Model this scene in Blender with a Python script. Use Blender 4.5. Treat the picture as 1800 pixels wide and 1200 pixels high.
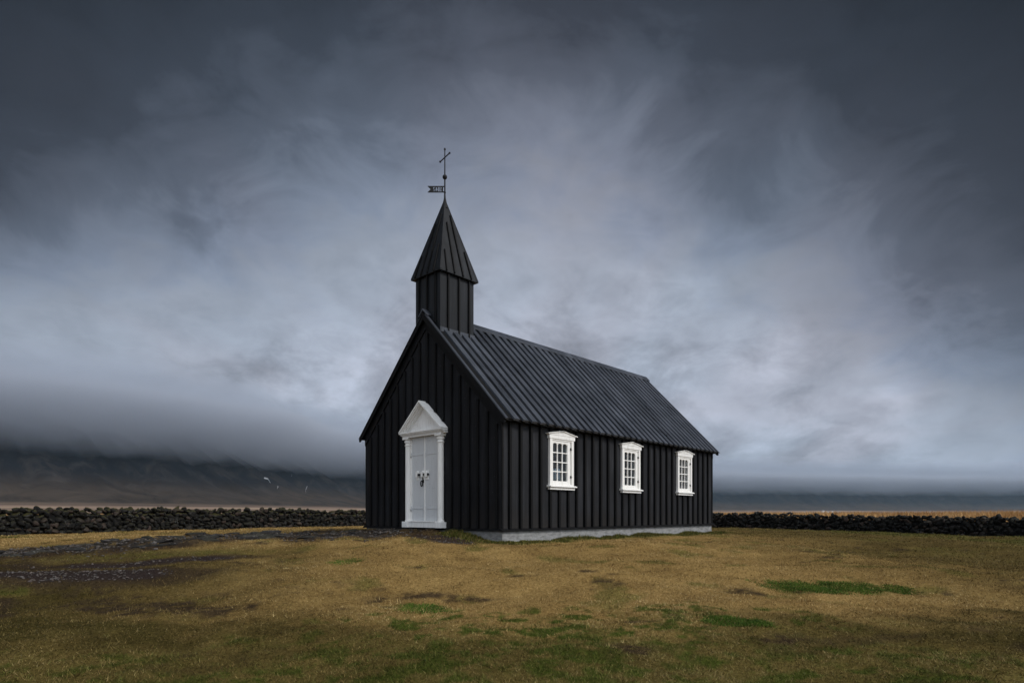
import bpy, bmesh, math, random
import numpy as np
from mathutils import Vector, Matrix, Euler

random.seed(7)
RNG = np.random.default_rng(11)
S = bpy.context.scene
COL = S.collection
for o in list(bpy.data.objects):
    bpy.data.objects.remove(o, do_unlink=True)

# ------------------------------------------------------------------ camera
CAM_Z = 1.5
FPX = 1089.6            # focal length in pixels of an 1800 px wide frame
HORIZON = 901.5
cd = bpy.data.cameras.new('camera')
cam = bpy.data.objects.new('camera', cd)
COL.objects.link(cam)
cam.location = (0, 0, CAM_Z)
cam.rotation_euler = (math.radians(90), 0, 0)
cd.sensor_width = 36
cd.sensor_fit = 'HORIZONTAL'
cd.lens = 36 * FPX / 1800
cd.shift_y = (HORIZON - 600) / 1800
cd.clip_start = 0.1
cd.clip_end = 60000
S.camera = cam

# ------------------------------------------------------------------ exposure, render
S.view_settings.view_transform = 'Standard'
S.view_settings.look = 'None'
S.view_settings.exposure = 0.42
S.view_settings.gamma = 1.0
S.render.engine = 'CYCLES'
S.cycles.use_denoising = True
S.cycles.volume_bounces = 2
S.cycles.max_bounces = 8
S.cycles.transparent_max_bounces = 16
S.cycles.sample_clamp_indirect = 4

# ------------------------------------------------------------------ sun and sky
SUN_EL = math.radians(38)
SUN_AZ = math.radians(118)      # from +Y towards +X: behind the camera on the right
SUN_DIR = Vector((math.sin(SUN_AZ) * math.cos(SUN_EL), math.cos(SUN_AZ) * math.cos(SUN_EL), math.sin(SUN_EL)))
sl = bpy.data.lights.new('sun', 'SUN')
sl.energy = 1.5
sl.angle = math.radians(14)
sl.color = (1.0, 0.95, 0.89)
sun = bpy.data.objects.new('sun', sl)
COL.objects.link(sun)
sun.rotation_euler = (-SUN_DIR).to_track_quat('-Z', 'Y').to_euler()
sun.location = SUN_DIR * 50

W = bpy.data.worlds.new('World')
S.world = W
W.use_nodes = True


class NG:
    """small helper for node graphs"""
    def __init__(self, tree):
        self.t = tree
        tree.nodes.clear()

    def n(self, typ, **kw):
        nd = self.t.nodes.new(typ)
        for k, v in kw.items():
            if k.startswith('i_'):
                nd.inputs[k[2:].replace('_', ' ')].default_value = v
            else:
                setattr(nd, k, v)
        return nd

    def put(self, sock, v):
        if isinstance(v, bpy.types.NodeSocket):
            self.t.links.new(v, sock)
        elif isinstance(v, (tuple, list)) and sock.type == 'RGBA' and len(v) == 3:
            sock.default_value = (*v, 1)
        else:
            sock.default_value = v

    def m(self, op, a, b=None, c=None, clamp=False):
        nd = self.t.nodes.new('ShaderNodeMath')
        nd.operation = op
        nd.use_clamp = clamp
        for i, v in enumerate((a, b, c)):
            if v is not None:
                self.put(nd.inputs[i], v)
        return nd.outputs[0]

    def noise(self, vec, scale, detail=4, rough=0.55, dist=0.0, dim='3D'):
        nd = self.t.nodes.new('ShaderNodeTexNoise')
        nd.noise_dimensions = dim
        if vec is not None:
            self.t.links.new(vec, nd.inputs['Vector'])
        nd.inputs['Scale'].default_value = scale
        nd.inputs['Detail'].default_value = detail
        nd.inputs['Roughness'].default_value = rough
        nd.inputs['Distortion'].default_value = dist
        return nd.outputs[0]

    def ramp(self, fac, stops, interp='LINEAR'):
        nd = self.t.nodes.new('ShaderNodeValToRGB')
        cr = nd.color_ramp
        cr.interpolation = interp
        while len(cr.elements) < len(stops):
            cr.elements.new(0.5)
        for e, (p, c) in zip(cr.elements, stops):
            e.position = p
            if not isinstance(c, (tuple, list)):
                c = (c, c, c)
            e.color = (*c, 1) if len(c) == 3 else c
        self.put(nd.inputs[0], fac)
        return nd.outputs[0]

    def mix(self, fac, a, b, mode='MIX'):
        nd = self.t.nodes.new('ShaderNodeMix')
        nd.data_type = 'RGBA'
        nd.blend_type = mode
        self.put(nd.inputs[0], fac)
        self.put(nd.inputs[6], a)
        self.put(nd.inputs[7], b)
        return nd.outputs[2]

    def mapr(self, v, a, b, c, d, smooth=False):
        nd = self.t.nodes.new('ShaderNodeMapRange')
        if smooth:
            nd.interpolation_type = 'SMOOTHSTEP'
        self.put(nd.inputs[0], v)
        for i, x in enumerate((a, b, c, d)):
            nd.inputs[i + 1].default_value = x
        return nd.outputs[0]

    def link(self, a, b):
        self.t.links.new(a, b)


def build_world():
    g = NG(W.node_tree)
    out = g.n('ShaderNodeOutputWorld')
    bg = g.n('ShaderNodeBackground')
    bg.inputs['Strength'].default_value = 0.1
    g.link(bg.outputs[0], out.inputs[0])
    sky = g.n('ShaderNodeTexSky')
    sky.sky_type = 'NISHITA'
    sky.sun_disc = False
    sky.sun_elevation = SUN_EL
    sky.sun_rotation = SUN_AZ
    tc = g.n('ShaderNodeTexCoord')
    sep = g.n('ShaderNodeSeparateXYZ')
    g.link(tc.outputs['Generated'], sep.inputs[0])
    x, y, z = sep.outputs
    zc = g.m('MAXIMUM', z, 0.0)
    # the cloud deck: directions projected on a level plane, so streaks run to the horizon
    den = g.m('ADD', zc, 0.24)
    cmb = g.n('ShaderNodeCombineXYZ')
    g.link(g.m('DIVIDE', x, den), cmb.inputs[0])
    g.link(g.m('DIVIDE', y, den), cmb.inputs[1])
    P = cmb.outputs[0]
    rot = g.n('ShaderNodeMapping')
    rot.inputs['Rotation'].default_value = (0, 0, math.radians(28))
    rot.inputs['Scale'].default_value = (1.0, 0.55, 1.0)
    g.link(P, rot.inputs[0])
    R = rot.outputs[0]
    big = g.noise(R, 0.85, 3, 0.5, 0.3)
    mid = g.noise(R, 2.1, 6, 0.55, 0.6)
    fine = g.noise(R, 5.0, 7, 0.6, 0.5)
    dirn = g.n('ShaderNodeMapping')
    dirn.inputs['Scale'].default_value = (1.0, 1.0, 1.7)
    g.link(tc.outputs['Generated'], dirn.inputs[0])
    mott = g.noise(dirn.outputs[0], 6.5, 7, 0.60, 0.55)
    mott2 = g.noise(dirn.outputs[0], 15.0, 6, 0.6, 0.3)
    hor = g.m('SQRT', g.m('ADD', g.m('MULTIPLY', x, x), g.m('MULTIPLY', y, y)))
    el = g.m('DIVIDE', zc, g.m('MAXIMUM', hor, 0.02))
    az = g.m('ADD', g.m('ARCTAN2', x, y), 0.045)
    az2 = g.m('MULTIPLY', g.m('MINIMUM', g.m('MULTIPLY', az, az), 1.0), g.mapr(g.m('ADD', el, g.m('MULTIPLY', g.m('MAXIMUM', az, 0.0), 0.36)), 0.10, 0.42, 0.40, 1.12))
    q = g.m('ADD', el, g.m('MULTIPLY', az2, 0.70))
    q = g.m('ADD', q, g.m('MULTIPLY', g.m('SUBTRACT', big, 0.5), 0.24))
    q = g.m('ADD', q, g.m('MULTIPLY', g.m('SUBTRACT', mid, 0.5), 0.26))
    q = g.m('ADD', q, g.m('MULTIPLY', g.m('SUBTRACT', fine, 0.5), 0.16))
    q = g.m('ADD', q, g.m('MULTIPLY', g.m('SUBTRACT', mott, 0.5), 0.44))
    q = g.m('ADD', q, g.m('MULTIPLY', g.m('SUBTRACT', mott2, 0.5), 0.15))
    c = lambda l, r=0.925, b=1.20: (l * r, l, l * b)
    qs = g.m('DIVIDE', q, 1.25)
    col = g.ramp(qs, [(0.0, c(.235)), (0.17 / 1.25, c(.275)), (0.30 / 1.25, c(.315)), (0.42 / 1.25, c(.270)), (0.56 / 1.25, c(.165, .88, 1.30)),
                      (0.68 / 1.25, c(.082, .87, 1.33)), (0.83 / 1.25, c(.034, .85, 1.36)), (1.0 / 1.25, c(.018, .85, 1.36)), (1.0, c(.012, .85, 1.35))])
    # soft lumps of lighter and darker cloud
    lump = g.mapr(g.m('ADD', g.m('MULTIPLY', mid, 0.45), g.m('MULTIPLY', mott, 0.55)), 0.33, 0.67, 0.72, 1.30)
    lump2 = g.mapr(g.m('ADD', g.m('MULTIPLY', fine, 0.4), g.m('MULTIPLY', mott2, 0.6)), 0.33, 0.67, 0.80, 1.22)
    col = g.mix(1.0, col, g.mix(1.0, lump, lump2, 'MULTIPLY'), 'MULTIPLY')
    tone = g.noise(R, 1.5, 3, 0.5, 0.2)
    tintc = g.mix(g.mapr(tone, 0.4, 0.62, 0, 1, True), (1.02, 1.0, 0.995), (0.95, 1.0, 1.015))
    col = g.mix(1.0, col, tintc, 'MULTIPLY')
    # small bright breaks where the deck thins
    for (bu, bv), size, amt in (((1335, 640), 900, .20), ((365, 385), 1500, .24), ((1560, 705), 700, .16), ((1180, 520), 500, .14), ((560, 640), 500, .12)):
        dv = Vector(((bu - 900) / FPX, 1.0, (HORIZON - bv) / FPX)).normalized()
        dd = g.n('ShaderNodeVectorMath', operation='DOT_PRODUCT')
        nrm = g.n('ShaderNodeVectorMath', operation='NORMALIZE')
        jit = g.n('ShaderNodeVectorMath', operation='MULTIPLY_ADD')
        nz = g.n('ShaderNodeTexNoise'); nz.inputs['Scale'].default_value = 9.0; nz.inputs['Detail'].default_value = 5
        g.link(tc.outputs['Generated'], nz.inputs['Vector'])
        g.link(nz.outputs['Color'], jit.inputs[0]); jit.inputs[1].default_value = (.16, .16, .10)
        sh = g.n('ShaderNodeVectorMath', operation='SUBTRACT'); g.link(tc.outputs['Generated'], sh.inputs[0]); sh.inputs[1].default_value = (.08, .08, .05)
        g.link(sh.outputs[0], jit.inputs[2]); g.link(jit.outputs[0], nrm.inputs[0])
        g.link(nrm.outputs[0], dd.inputs[0]); dd.inputs[1].default_value = dv
        sp = g.m('POWER', g.m('MAXIMUM', dd.outputs['Value'], 0.0), float(size))
        sp = g.m('ADD', 1.0, g.m('MULTIPLY', g.m('MULTIPLY', sp, amt), g.mapr(mott2, .35, .65, .4, 1.4)))
        col = g.mix(1.0, col, sp, 'MULTIPLY')
    # unseen sky behind the camera brightened as fill light, more towards the sun
    dotn = g.n('ShaderNodeVectorMath', operation='DOT_PRODUCT')
    g.link(tc.outputs['Generated'], dotn.inputs[0])
    dotn.inputs[1].default_value = SUN_DIR
    back = g.mapr(y, 0.35, -0.35, 0, 1, True)
    glow = g.m('MULTIPLY', g.mapr(dotn.outputs['Value'], 0.0, 1.0, 0.0, 1.0, True), 0.75)
    lum = g.m('MULTIPLY', back, g.m('ADD', glow, 0.35))
    lum = g.m('MULTIPLY', lum, lump)
    col = g.mix(1.0, col, g.mix(1.0, (0.93, 1.0, 1.10), lum, 'MULTIPLY'), 'ADD')
    col = g.mix(1.0, col, (10, 10, 10), 'MULTIPLY')
    fin = g.mix(0.995, sky.outputs[0], col)
    g.link(fin, bg.inputs[0])


build_world()

# ------------------------------------------------------------------ small helpers
def tag(o, label=None, cat=None, group=None, kind=None):
    if label: o['label'] = label
    if cat: o['category'] = cat
    if group: o['group'] = group
    if kind: o['kind'] = kind
    return o


def empty(name, mat=None, parent=None):
    o = bpy.data.objects.new(name, None)
    COL.objects.link(o)
    if parent: o.parent = parent
    if mat is not None: o.matrix_local = mat
    return o


class MB:
    """collects shapes; build() links them as ONE mesh object"""
    def __init__(s):
        s.v = []; s.f = []

    def add(s, vs, fs):
        n = len(s.v)
        s.v += [tuple(p) for p in vs]
        s.f += [tuple(i + n for i in f) for f in fs]

    def box(s, x0, x1, y0, y1, z0, z1, M=None):
        vs = [Vector(p) for p in ((x0, y0, z0), (x1, y0, z0), (x1, y1, z0), (x0, y1, z0), (x0, y0, z1), (x1, y0, z1), (x1, y1, z1), (x0, y1, z1))]
        if M is not None: vs = [M @ p for p in vs]
        s.add(vs, [(0, 3, 2, 1), (4, 5, 6, 7), (0, 1, 5, 4), (1, 2, 6, 5), (2, 3, 7, 6), (3, 0, 4, 7)])

    def prism(s, poly, vec, M=None):
        """polygon (3-D points) swept along vec"""
        vec = Vector(vec)
        a = [Vector(p) for p in poly]
        b = [p + vec for p in a]
        vs = a + b
        if M is not None: vs = [M @ p for p in vs]
        n = len(a)
        s.add(vs, [tuple(range(n))[::-1], tuple(range(n, 2 * n))] + [(i, (i + 1) % n, n + (i + 1) % n, n + i) for i in range(n)])

    def lathe(s, prof, seg=16, M=None, half=False):
        vs = []; fs = []
        n = len(prof)
        for k in range(seg):
            a = 2 * math.pi * k / seg
            for r, z in prof:
                vs.append(Vector((r * math.cos(a), r * math.sin(a), z)))
        for k in range(seg):
            k2 = (k + 1) % seg
            for i in range(n - 1):
                fs.append((k * n + i, k2 * n + i, k2 * n + i + 1, k * n + i + 1))
        fs.append(tuple(k * n for k in range(seg))[::-1])
        fs.append(tuple(k * n + n - 1 for k in range(seg)))
        if M is not None: vs = [M @ p for p in vs]
        s.add(vs, fs)

    def bar(s, a, b, r0, r1=None, seg=8):
        a = Vector(a); b = Vector(b)
        r1 = r0 if r1 is None else r1
        d = b - a
        M = Matrix.Translation(a) @ d.to_track_quat('Z', 'Y').to_matrix().to_4x4()
        s.lathe([(r0, 0), (r1, d.length)], seg, M)

    def build(s, name, mat, parent=None, bevel=0, smooth=False, recalc=True):
        me = bpy.data.meshes.new(name)
        me.from_pydata(s.v, [], s.f)
        bm = bmesh.new(); bm.from_mesh(me)
        if recalc: bmesh.ops.recalc_face_normals(bm, faces=bm.faces)
        bm.to_mesh(me); bm.free()
        if smooth:
            for p in me.polygons: p.use_smooth = True
        me.materials.append(mat)
        o = bpy.data.objects.new(name, me)
        COL.objects.link(o)
        if parent: o.parent = parent
        if bevel:
            md = o.modifiers.new('bevel', 'BEVEL')
            md.width = bevel; md.segments = 2; md.limit_method = 'ANGLE'
        return o


def np_mesh(name, V, F, mat, attrs=None, smooth=False, parent=None):
    """mesh from numpy arrays; F is (n,3) or (n,4)"""
    me = bpy.data.meshes.new(name)
    k = F.shape[1]
    me.vertices.add(len(V)); me.vertices.foreach_set('co', np.ascontiguousarray(V, np.float32).ravel())
    me.loops.add(F.size); me.loops.foreach_set('vertex_index', np.ascontiguousarray(F, np.int32).ravel())
    me.polygons.add(len(F))
    me.polygons.foreach_set('loop_start', np.arange(0, F.size, k, dtype=np.int32))
    me.polygons.foreach_set('loop_total', np.full(len(F), k, np.int32))
    if smooth: me.polygons.foreach_set('use_smooth', np.ones(len(F), bool))
    for an, av in (attrs or {}).items():
        at = me.attributes.new(an, 'FLOAT', 'POINT')
        at.data.foreach_set('value', np.ascontiguousarray(av, np.float32))
    me.update(calc_edges=True)
    me.materials.append(mat)
    o = bpy.data.objects.new(name, me)
    COL.objects.link(o)
    if parent: o.parent = parent
    return o


# value noise in numpy
_TAB = RNG.random((256, 256)).astype(np.float64)


def vnoise(x, y, oct=1, gain=0.5):
    x = np.asarray(x, float); y = np.asarray(y, float)
    tot = 0; amp = 1; s = 0
    for _ in range(oct):
        xi = np.floor(x).astype(int); yi = np.floor(y).astype(int)
        fx = x - xi; fy = y - yi
        fx = fx * fx * (3 - 2 * fx); fy = fy * fy * (3 - 2 * fy)
        a = _TAB[xi % 256, yi % 256]; b = _TAB[(xi + 1) % 256, yi % 256]
        c = _TAB[xi % 256, (yi + 1) % 256]; d = _TAB[(xi + 1) % 256, (yi + 1) % 256]
        tot = tot + amp * ((a * (1 - fx) + b * fx) * (1 - fy) + (c * (1 - fx) + d * fx) * fy)
        s += amp; amp *= gain
        x = x * 2.03 + 17.3; y = y * 2.03 + 5.7
    return tot / s


def sstep(a, b, x):
    t = np.clip((x - a) / (b - a), 0, 1)
    return t * t * (3 - 2 * t)


# ------------------------------------------------------------------ where the church stands
TH = -0.7507
CX0, CY0 = -0.2447, 15.5        # the near corner of its walls
CW, CL = 5.95, 11.76            # width of the gable wall, length of the side wall
ct, st = math.cos(TH), math.sin(TH)


def ch2w(x, y):                 # church axes (corner at 0,0; gable wall along -x, side wall along +y)
    return CX0 + ct * x - st * y, CY0 + st * x + ct * y


# ------------------------------------------------------------------ the lie of the land
def _ctl():
    P = []
    def w(x, y, rel): P.append((x, y, rel + CAM_Z))
    def p(u, v, Y): w((u - 900) / FPX * Y, Y, -(v - HORIZON) / FPX * Y)
    def c(x, y, rel): w(*ch2w(x, y), rel)
    for x in (-8, -3, 3, 8):
        w(x, 0, -1.55); w(x, 5, -1.48)
    for x in (-6, 0, 6): w(x, 8.5, -1.33)
    w(0, 12, -1.02); w(6, 13, -1.08); w(-5, 12.5, -1.0); w(11, 16, -1.15)
    c(-5.9, -0.3, -.50); c(-4.4, -.4, -.45); c(-2.95, -.5, -.41); c(-1.6, -.35, -.47); c(0.1, -.3, -.75); c(-1.0, -1.0, -.72)
    c(.25, 2, -.745); c(.25, 4, -.74); c(.25, 6, -.74); c(.25, 9, -.75); c(.25, 11.7, -.77); c(-3, -2.2, -.68); c(-6, -2, -.72)
    c(-6, 4, -.6); c(-6, 8, -.65); c(-6, 12, -.7); c(-3, 12.2, -.72); c(2.5, 6, -.88); c(-3, 6, -.7)
    p(0, 975, 13.3); p(150, 1000, 11.5); p(300, 948, 16); p(450, 942, 17.5)
    p(0, 941, 25.5); p(320, 931, 33); p(640, 924, 45)
    p(1252, 926.5, 49); p(1500, 936, 40); p(1800, 946, 32.4); w(38, 24, -1.35)
    w(-32, 14, -1.0); w(-30, 40, -.75); w(-20, 60, -.75); w(0, 62, -.8)
    w(45, 50, -.22); w(27, 62, -.22); w(60, 40, -.25); w(14, 72, -.3); w(36, 56, -.22); w(50, 75, -.05)
    for a in np.linspace(0, 2 * math.pi, 16, endpoint=False):
        X, Y = 110 * math.sin(a), 110 * math.cos(a)
        w(X, Y, -.05 if X > 0 and Y > 0 else (-.8 if Y > 0 else -1.5))
    return np.array(P)


CTL = _ctl()


RELIEF = []


def ground_z(x, y):
    x = np.asarray(x, float); y = np.asarray(y, float)
    num = np.zeros_like(x); den = np.zeros_like(x)
    for cx, cy, cz in CTL:
        d2 = (x - cx) ** 2 + (y - cy) ** 2
        s2 = 0.5 + 0.004 * (cx * cx + cy * cy) * .3
        wgt = 1 / (d2 + s2) ** 1.7
        num += wgt * cz; den += wgt
    z = num / den
    r = np.hypot(x, y)
    far = sstep(90, 160, r)
    z = z * (1 - far) + far * 0.85
    hum = (vnoise(x * .9, y * .9, 3) - .5) * .13 + (vnoise(x * 3.1 + 50, y * 3.1, 2) - .5) * .05
    if RELIEF:          # rough lava under the path to the door
        hum = hum + sstep(1.7, .6, path_dist(x, y)) * ((vnoise(x * 2.7 + 8, y * 3.9, 2) - .45) * .17 + (vnoise(x * 10, y * 10 + 33, 2) - .5) * .06)
    return z + hum * sstep(3, 7, r) * (1 - sstep(60, 110, r))


def pix2ground(u, v):
    k = (u - 900) / FPX; m = (v - HORIZON) / FPX
    Y = 12.0
    for _ in range(60):
        z = float(ground_z(np.array([k * Y]), np.array([Y]))[0])
        Y += 0.5 * (max(CAM_Z - z, .05) / m - Y)
    return k * Y, Y


def ell(x, y, cx, cy, rx, ry, rot=0):
    c, s = math.cos(rot), math.sin(rot)
    dx, dy = x - cx, y - cy
    return np.sqrt(((dx * c + dy * s) / rx) ** 2 + ((-dx * s + dy * c) / ry) ** 2)


DOOR = ch2w(-2.95, -0.6)
PATH = [DOOR, (DOOR[0] - 1.8, DOOR[1] - .35), pix2ground(520, 941), pix2ground(400, 945), pix2ground(270, 952), pix2ground(120, 963), pix2ground(-40, 975), pix2ground(-250, 990)]


def path_dist(x, y):
    d = np.full(np.shape(x), 1e9)
    for (ax, ay), (bx, by) in zip(PATH, PATH[1:]):
        ex, ey = bx - ax, by - ay
        t = np.clip(((x - ax) * ex + (y - ay) * ey) / (ex * ex + ey * ey), 0, 1)
        d = np.minimum(d, np.hypot(x - ax - t * ex, y - ay - t * ey))
    return d


RELIEF.append(True)
GRAVEL_C = pix2ground(130, 1010)
GRAVEL_B = pix2ground(250, 990)
PLINTH_G = ch2w(-1.0, -1.1)


VIGNETTE = [None]
LEFT_A = pix2ground(10, 944)
LEFT_B = pix2ground(5, 1016)


def masks(x, y):
    """what grows where: green grass, bare peat, rock, gravel (0..1 each)"""
    r = np.hypot(x, y)
    n1 = vnoise(x * .35 + 3, y * .35 + 9, 4); n2 = vnoise(x * 1.3, y * 1.3 + 40, 4); n3 = vnoise(x * 4 + 9, y * 4, 3)
    n4 = vnoise(x * .8 + 60, y * 1.6 + 20, 4)
    # green: the hollow close to the camera, the right side towards the wall, the foot of the church
    g = sstep(8.3, 6.6, y + (n2 - .5) * 4.0 + np.abs(x - .3) * .30) * sstep(.38, .60, n3 * .7 + n2 * .3) * .95
    g = np.maximum(g, .55 * sstep(7.8, 5.5, y + np.abs(x - .5) * .15) * sstep(.2, .6, n2))
    g = np.maximum(g, .75 * sstep(.42, .62, n1 + .2 * sstep(6, 16, x) - .1) * sstep(5, 15, x) * sstep(12, 20, y) * (1 - sstep(55, 80, r)))
    sx = (x - CX0) * ct + (y - CY0) * st; sy = -(x - CX0) * st + (y - CY0) * ct
    fy = np.where((sy > -.2) & (sy < CL + 1.5), sstep(.9, .1, np.abs(sx - .2) + (n3 - .5) * .7), 0)
    g = np.maximum(g, fy * .9 * (sx > -.2))
    g = np.maximum(g, .5 * sstep(.60, .72, n2) * sstep(4, 10, y))
    pd = path_dist(x, y) + (n2 - .5) * 1.0 + (n3 - .5) * .3
    gl = ell(x, y, PATH[5][0] + 2.2, PATH[5][1] - 1.2, 3.2, .9, .2) + (n2 - .5)
    g = np.maximum(g, .7 * sstep(1.2, .6, gl))
    n5 = vnoise(x * 9 + 13, y * 9 + 77, 2)
    # clover clumps along the far edge of the hollow, and the wet strips on the far left
    band = sstep(1.2, .5, np.abs(y + np.abs(x - .9) * .18 - 7.7 + (n2 - .5) * 2.0)) * sstep(4.2, 2.6, np.abs(x - .8))
    g = np.maximum(g, band * sstep(.47, .60, n3 * .65 + n5 * .35) * 1.0)
    g = np.maximum(g, .95 * sstep(1.2, .7, ell(x, y, LEFT_A[0], LEFT_A[1], 2.2, .8) + (n3 - .5) * .8))
    g = np.maximum(g, .95 * sstep(1.2, .7, ell(x, y, LEFT_B[0], LEFT_B[1], 1.0, 1.3) + (n3 - .5) * .8))
    # peat: dark bare scrapes
    d = .9 * sstep(.60, .72, n4 * .55 + n3 * .25 + n2 * .25 + .17 * sstep(1.3, .5, ell(x, y, -4.2, 8.7, 3.8, 1.0, .08)) - .045)
    d = np.maximum(d, .8 * sstep(.50, .70, n2 * .6 + n3 * .4 + .2 * sstep(-3, -9, x) - .05) * sstep(0, -7, x) * sstep(16, 11, y))
    d = d * (.25 + .75 * sstep(.36, .60, n5 * .6 + n3 * .4))
    d = np.maximum(d, sstep(2.0, 1.3, pd) * (.45 + .55 * sstep(.35, .55, n3)))
    d = np.maximum(d, .55 * sstep(.56, .7, n4 * .6 + n3 * .4) * sstep(1, 5, x) * sstep(11, 8, y))
    dm = ell(x, y, DOOR[0] + .2, DOOR[1] - .3, 3.1, 1.1, TH) + (n2 - .5) * .8
    d = np.maximum(d, .85 * sstep(1.15, .75, dm))
    rock = sstep(1.5, .7, pd + (n3 - .5) * .8) * (x < DOOR[0] - .3) * (.35 + .65 * sstep(.40, .55, n5))
    gv = np.minimum(ell(x, y, GRAVEL_C[0], GRAVEL_C[1], 1.9, .72, .10), ell(x, y, GRAVEL_B[0], GRAVEL_B[1], 1.9, .35, .38)) + (n2 - .5) * .9
    grav = sstep(1.0, .6, gv)
    gv2 = ell(x, y, PLINTH_G[0], PLINTH_G[1], 1.5, .5, TH) + (n2 - .5) * 1.0
    grav2 = sstep(1.1, .8, gv2) * .8
    grav = np.maximum(grav, grav2)
    d = np.maximum(d, .8 * sstep(1.6, 1.1, gv))
    # vignette painted into the turf: darker olive in the hollow, left and right
    vig = sstep(8.4, 6.0, y + np.abs(x - .6) * .32 + (n1 - .5) * 2.5 + (n2 - .5) * 2.4 + (n3 - .5) * 1.2)
    vig = np.maximum(vig, .95 * sstep(8.0, 5.9, y - .20 * np.abs(x - .5) + (n2 - .5) * 2 + (n3 - .5)))
    vig = np.maximum(vig, sstep(-1.2, -7.5, x + (n1 - .5) * 4 + .12 * (y - 9)) * sstep(17, 11, y) * .95)
    vig = np.maximum(vig, .75 * sstep(4.2, 11, x + (n1 - .5) * 5) * (1 - sstep(60, 80, r)))
    hol = sstep(8.3, 7.0, y + np.abs(x - .9) * .34 + (n2 - .5) * 2.2 + (n3 - .5) * 1.2)
    g = np.maximum(g, hol * (.42 + .58 * sstep(.40, .62, n3 * .6 + n5 * .4)))
    vig = vig * (1 - .35 * hol)
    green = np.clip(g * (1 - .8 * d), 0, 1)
    VIGNETTE[0] = np.clip(vig, 0, 1)
    return green, np.clip(d, 0, 1), rock, grav


# ------------------------------------------------------------------ materials
def new_mat(name):
    m = bpy.data.materials.new(name)
    m.use_nodes = True
    g = NG(m.node_tree)
    out = g.n('ShaderNodeOutputMaterial')
    b = g.n('ShaderNodeBsdfPrincipled')
    g.link(b.outputs[0], out.inputs[0])
    return m, g, b, out


def bump(g, b, h, strength=.3, dist=.01):
    bn = g.n('ShaderNodeBump')
    bn.inputs['Strength'].default_value = strength
    bn.inputs['Distance'].default_value = dist
    g.link(h, bn.inputs['Height'])
    g.link(bn.outputs[0], b.inputs['Normal'])


def objco(g):
    return g.n('ShaderNodeTexCoord').outputs['Object']


def mapped(g, vec, scale=(1, 1, 1), loc=(0, 0, 0)):
    mp = g.n('ShaderNodeMapping')
    mp.inputs['Scale'].default_value = scale
    mp.inputs['Location'].default_value = loc
    g.link(vec, mp.inputs[0])
    return mp.outputs[0]


def mat_tar(name, base, rough, axis, pitch, spec=.5, chips=True):
    """tarred boards: grain along `axis`, each board a little different"""
    m, g, b, _ = new_mat(name)
    co = objco(g)
    sc = {'z': (14, 14, .5), 's': (.6, 14, .6)}[axis]
    grain = g.noise(mapped(g, co, sc), 3.0, 5, .6)
    blotch = g.noise(co, 1.1, 4, .6)
    sep = g.n('ShaderNodeSeparateXYZ'); g.link(co, sep.inputs[0])
    bx = g.m('FLOOR', g.m('DIVIDE', sep.outputs[1], pitch)); bxx = g.m('FLOOR', g.m('DIVIDE', sep.outputs[0], pitch if axis == 'z' else 50))
    cmb = g.n('ShaderNodeCombineXYZ'); g.link(bx, cmb.inputs[0]); g.link(bxx, cmb.inputs[1])
    wn = g.n('ShaderNodeTexWhiteNoise', noise_dimensions='2D'); g.link(cmb.outputs[0], wn.inputs[0])
    f = g.m('MULTIPLY', g.mapr(wn.outputs[0], 0, 1, .8, 1.22), g.mapr(grain, .3, .7, .66, 1.36))
    f = g.m('MULTIPLY', f, g.mapr(blotch, .3, .7, .72, 1.32))
    fade = g.noise(mapped(g, co, (5, 5, .25) if axis == 'z' else (.3, 5, .3)), 2.0, 4, .6)
    f = g.m('MULTIPLY', f, g.mapr(fade, .48, .72, 1.0, 1.75 if axis == 'z' else 1.2))
    cc = g.mix(1.0, base, f, 'MULTIPLY')
    if axis == 'z' and chips:
        spl = g.m('MULTIPLY', g.mapr(g.m('ADD', sep.outputs[2], g.m('MULTIPLY', g.m('SUBTRACT', blotch, .5), .9)), 1.08, 1.75, 1, 0, True), .5)
        cc = g.mix(spl, cc, (.020, .0165, .014))
    if chips:
        sp = g.noise(mapped(g, co, (1, 1, .6)), 38, 2, .5)
        ck = g.m('MULTIPLY', g.mapr(sp, .71, .76, 0, 1), g.mapr(blotch, .46, .58, 0, 1))
        cc = g.mix(g.m('MULTIPLY', ck, .6), cc, (.16, .16, .165))
    g.put(b.inputs['Base Color'], cc)
    g.link(g.mapr(blotch, .3, .7, rough - .08, rough + .10), b.inputs['Roughness'])
    b.inputs['Specular IOR Level'].default_value = spec
    bump(g, b, grain, .35, .004)
    return m


def mat_paint(name, base, dirt=(.30, .27, .22), rough=.5, amount=.5, streak=True):
    m, g, b, _ = new_mat(name)
    co = objco(g)
    n1 = g.noise(mapped(g, co, (9, 9, 1.2) if streak else (4, 4, 4)), 2.0, 5, .62)
    n2 = g.noise(co, 16, 4, .6)
    k = g.m('MULTIPLY', g.mapr(n1, .48, .75, 0, 1), g.mapr(n2, .35, .7, .2, 1))
    cc = g.mix(g.m('MULTIPLY', k, amount), base, dirt)
    cr = g.noise(mapped(g, co, (1, 1, 7)), 7, 3, .5)
    cc = g.mix(g.m('MULTIPLY', g.mapr(cr, .70, .74, 0, 1), amount), cc, (.10, .09, .08))
    g.put(b.inputs['Base Color'], cc)
    b.inputs['Roughness'].default_value = rough
    bump(g, b, n1, .2, .003)
    return m


def mat_plain(name, base, rough=.5, metal=0.0, var=.25, scale=6):
    m, g, b, _ = new_mat(name)
    n = g.noise(objco(g), scale, 4, .6)
    g.put(b.inputs['Base Color'], g.mix(1.0, base, g.mapr(n, .3, .7, 1 - var, 1 + var), 'MULTIPLY'))
    b.inputs['Roughness'].default_value = rough
    b.inputs['Metallic'].default_value = metal
    return m


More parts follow.
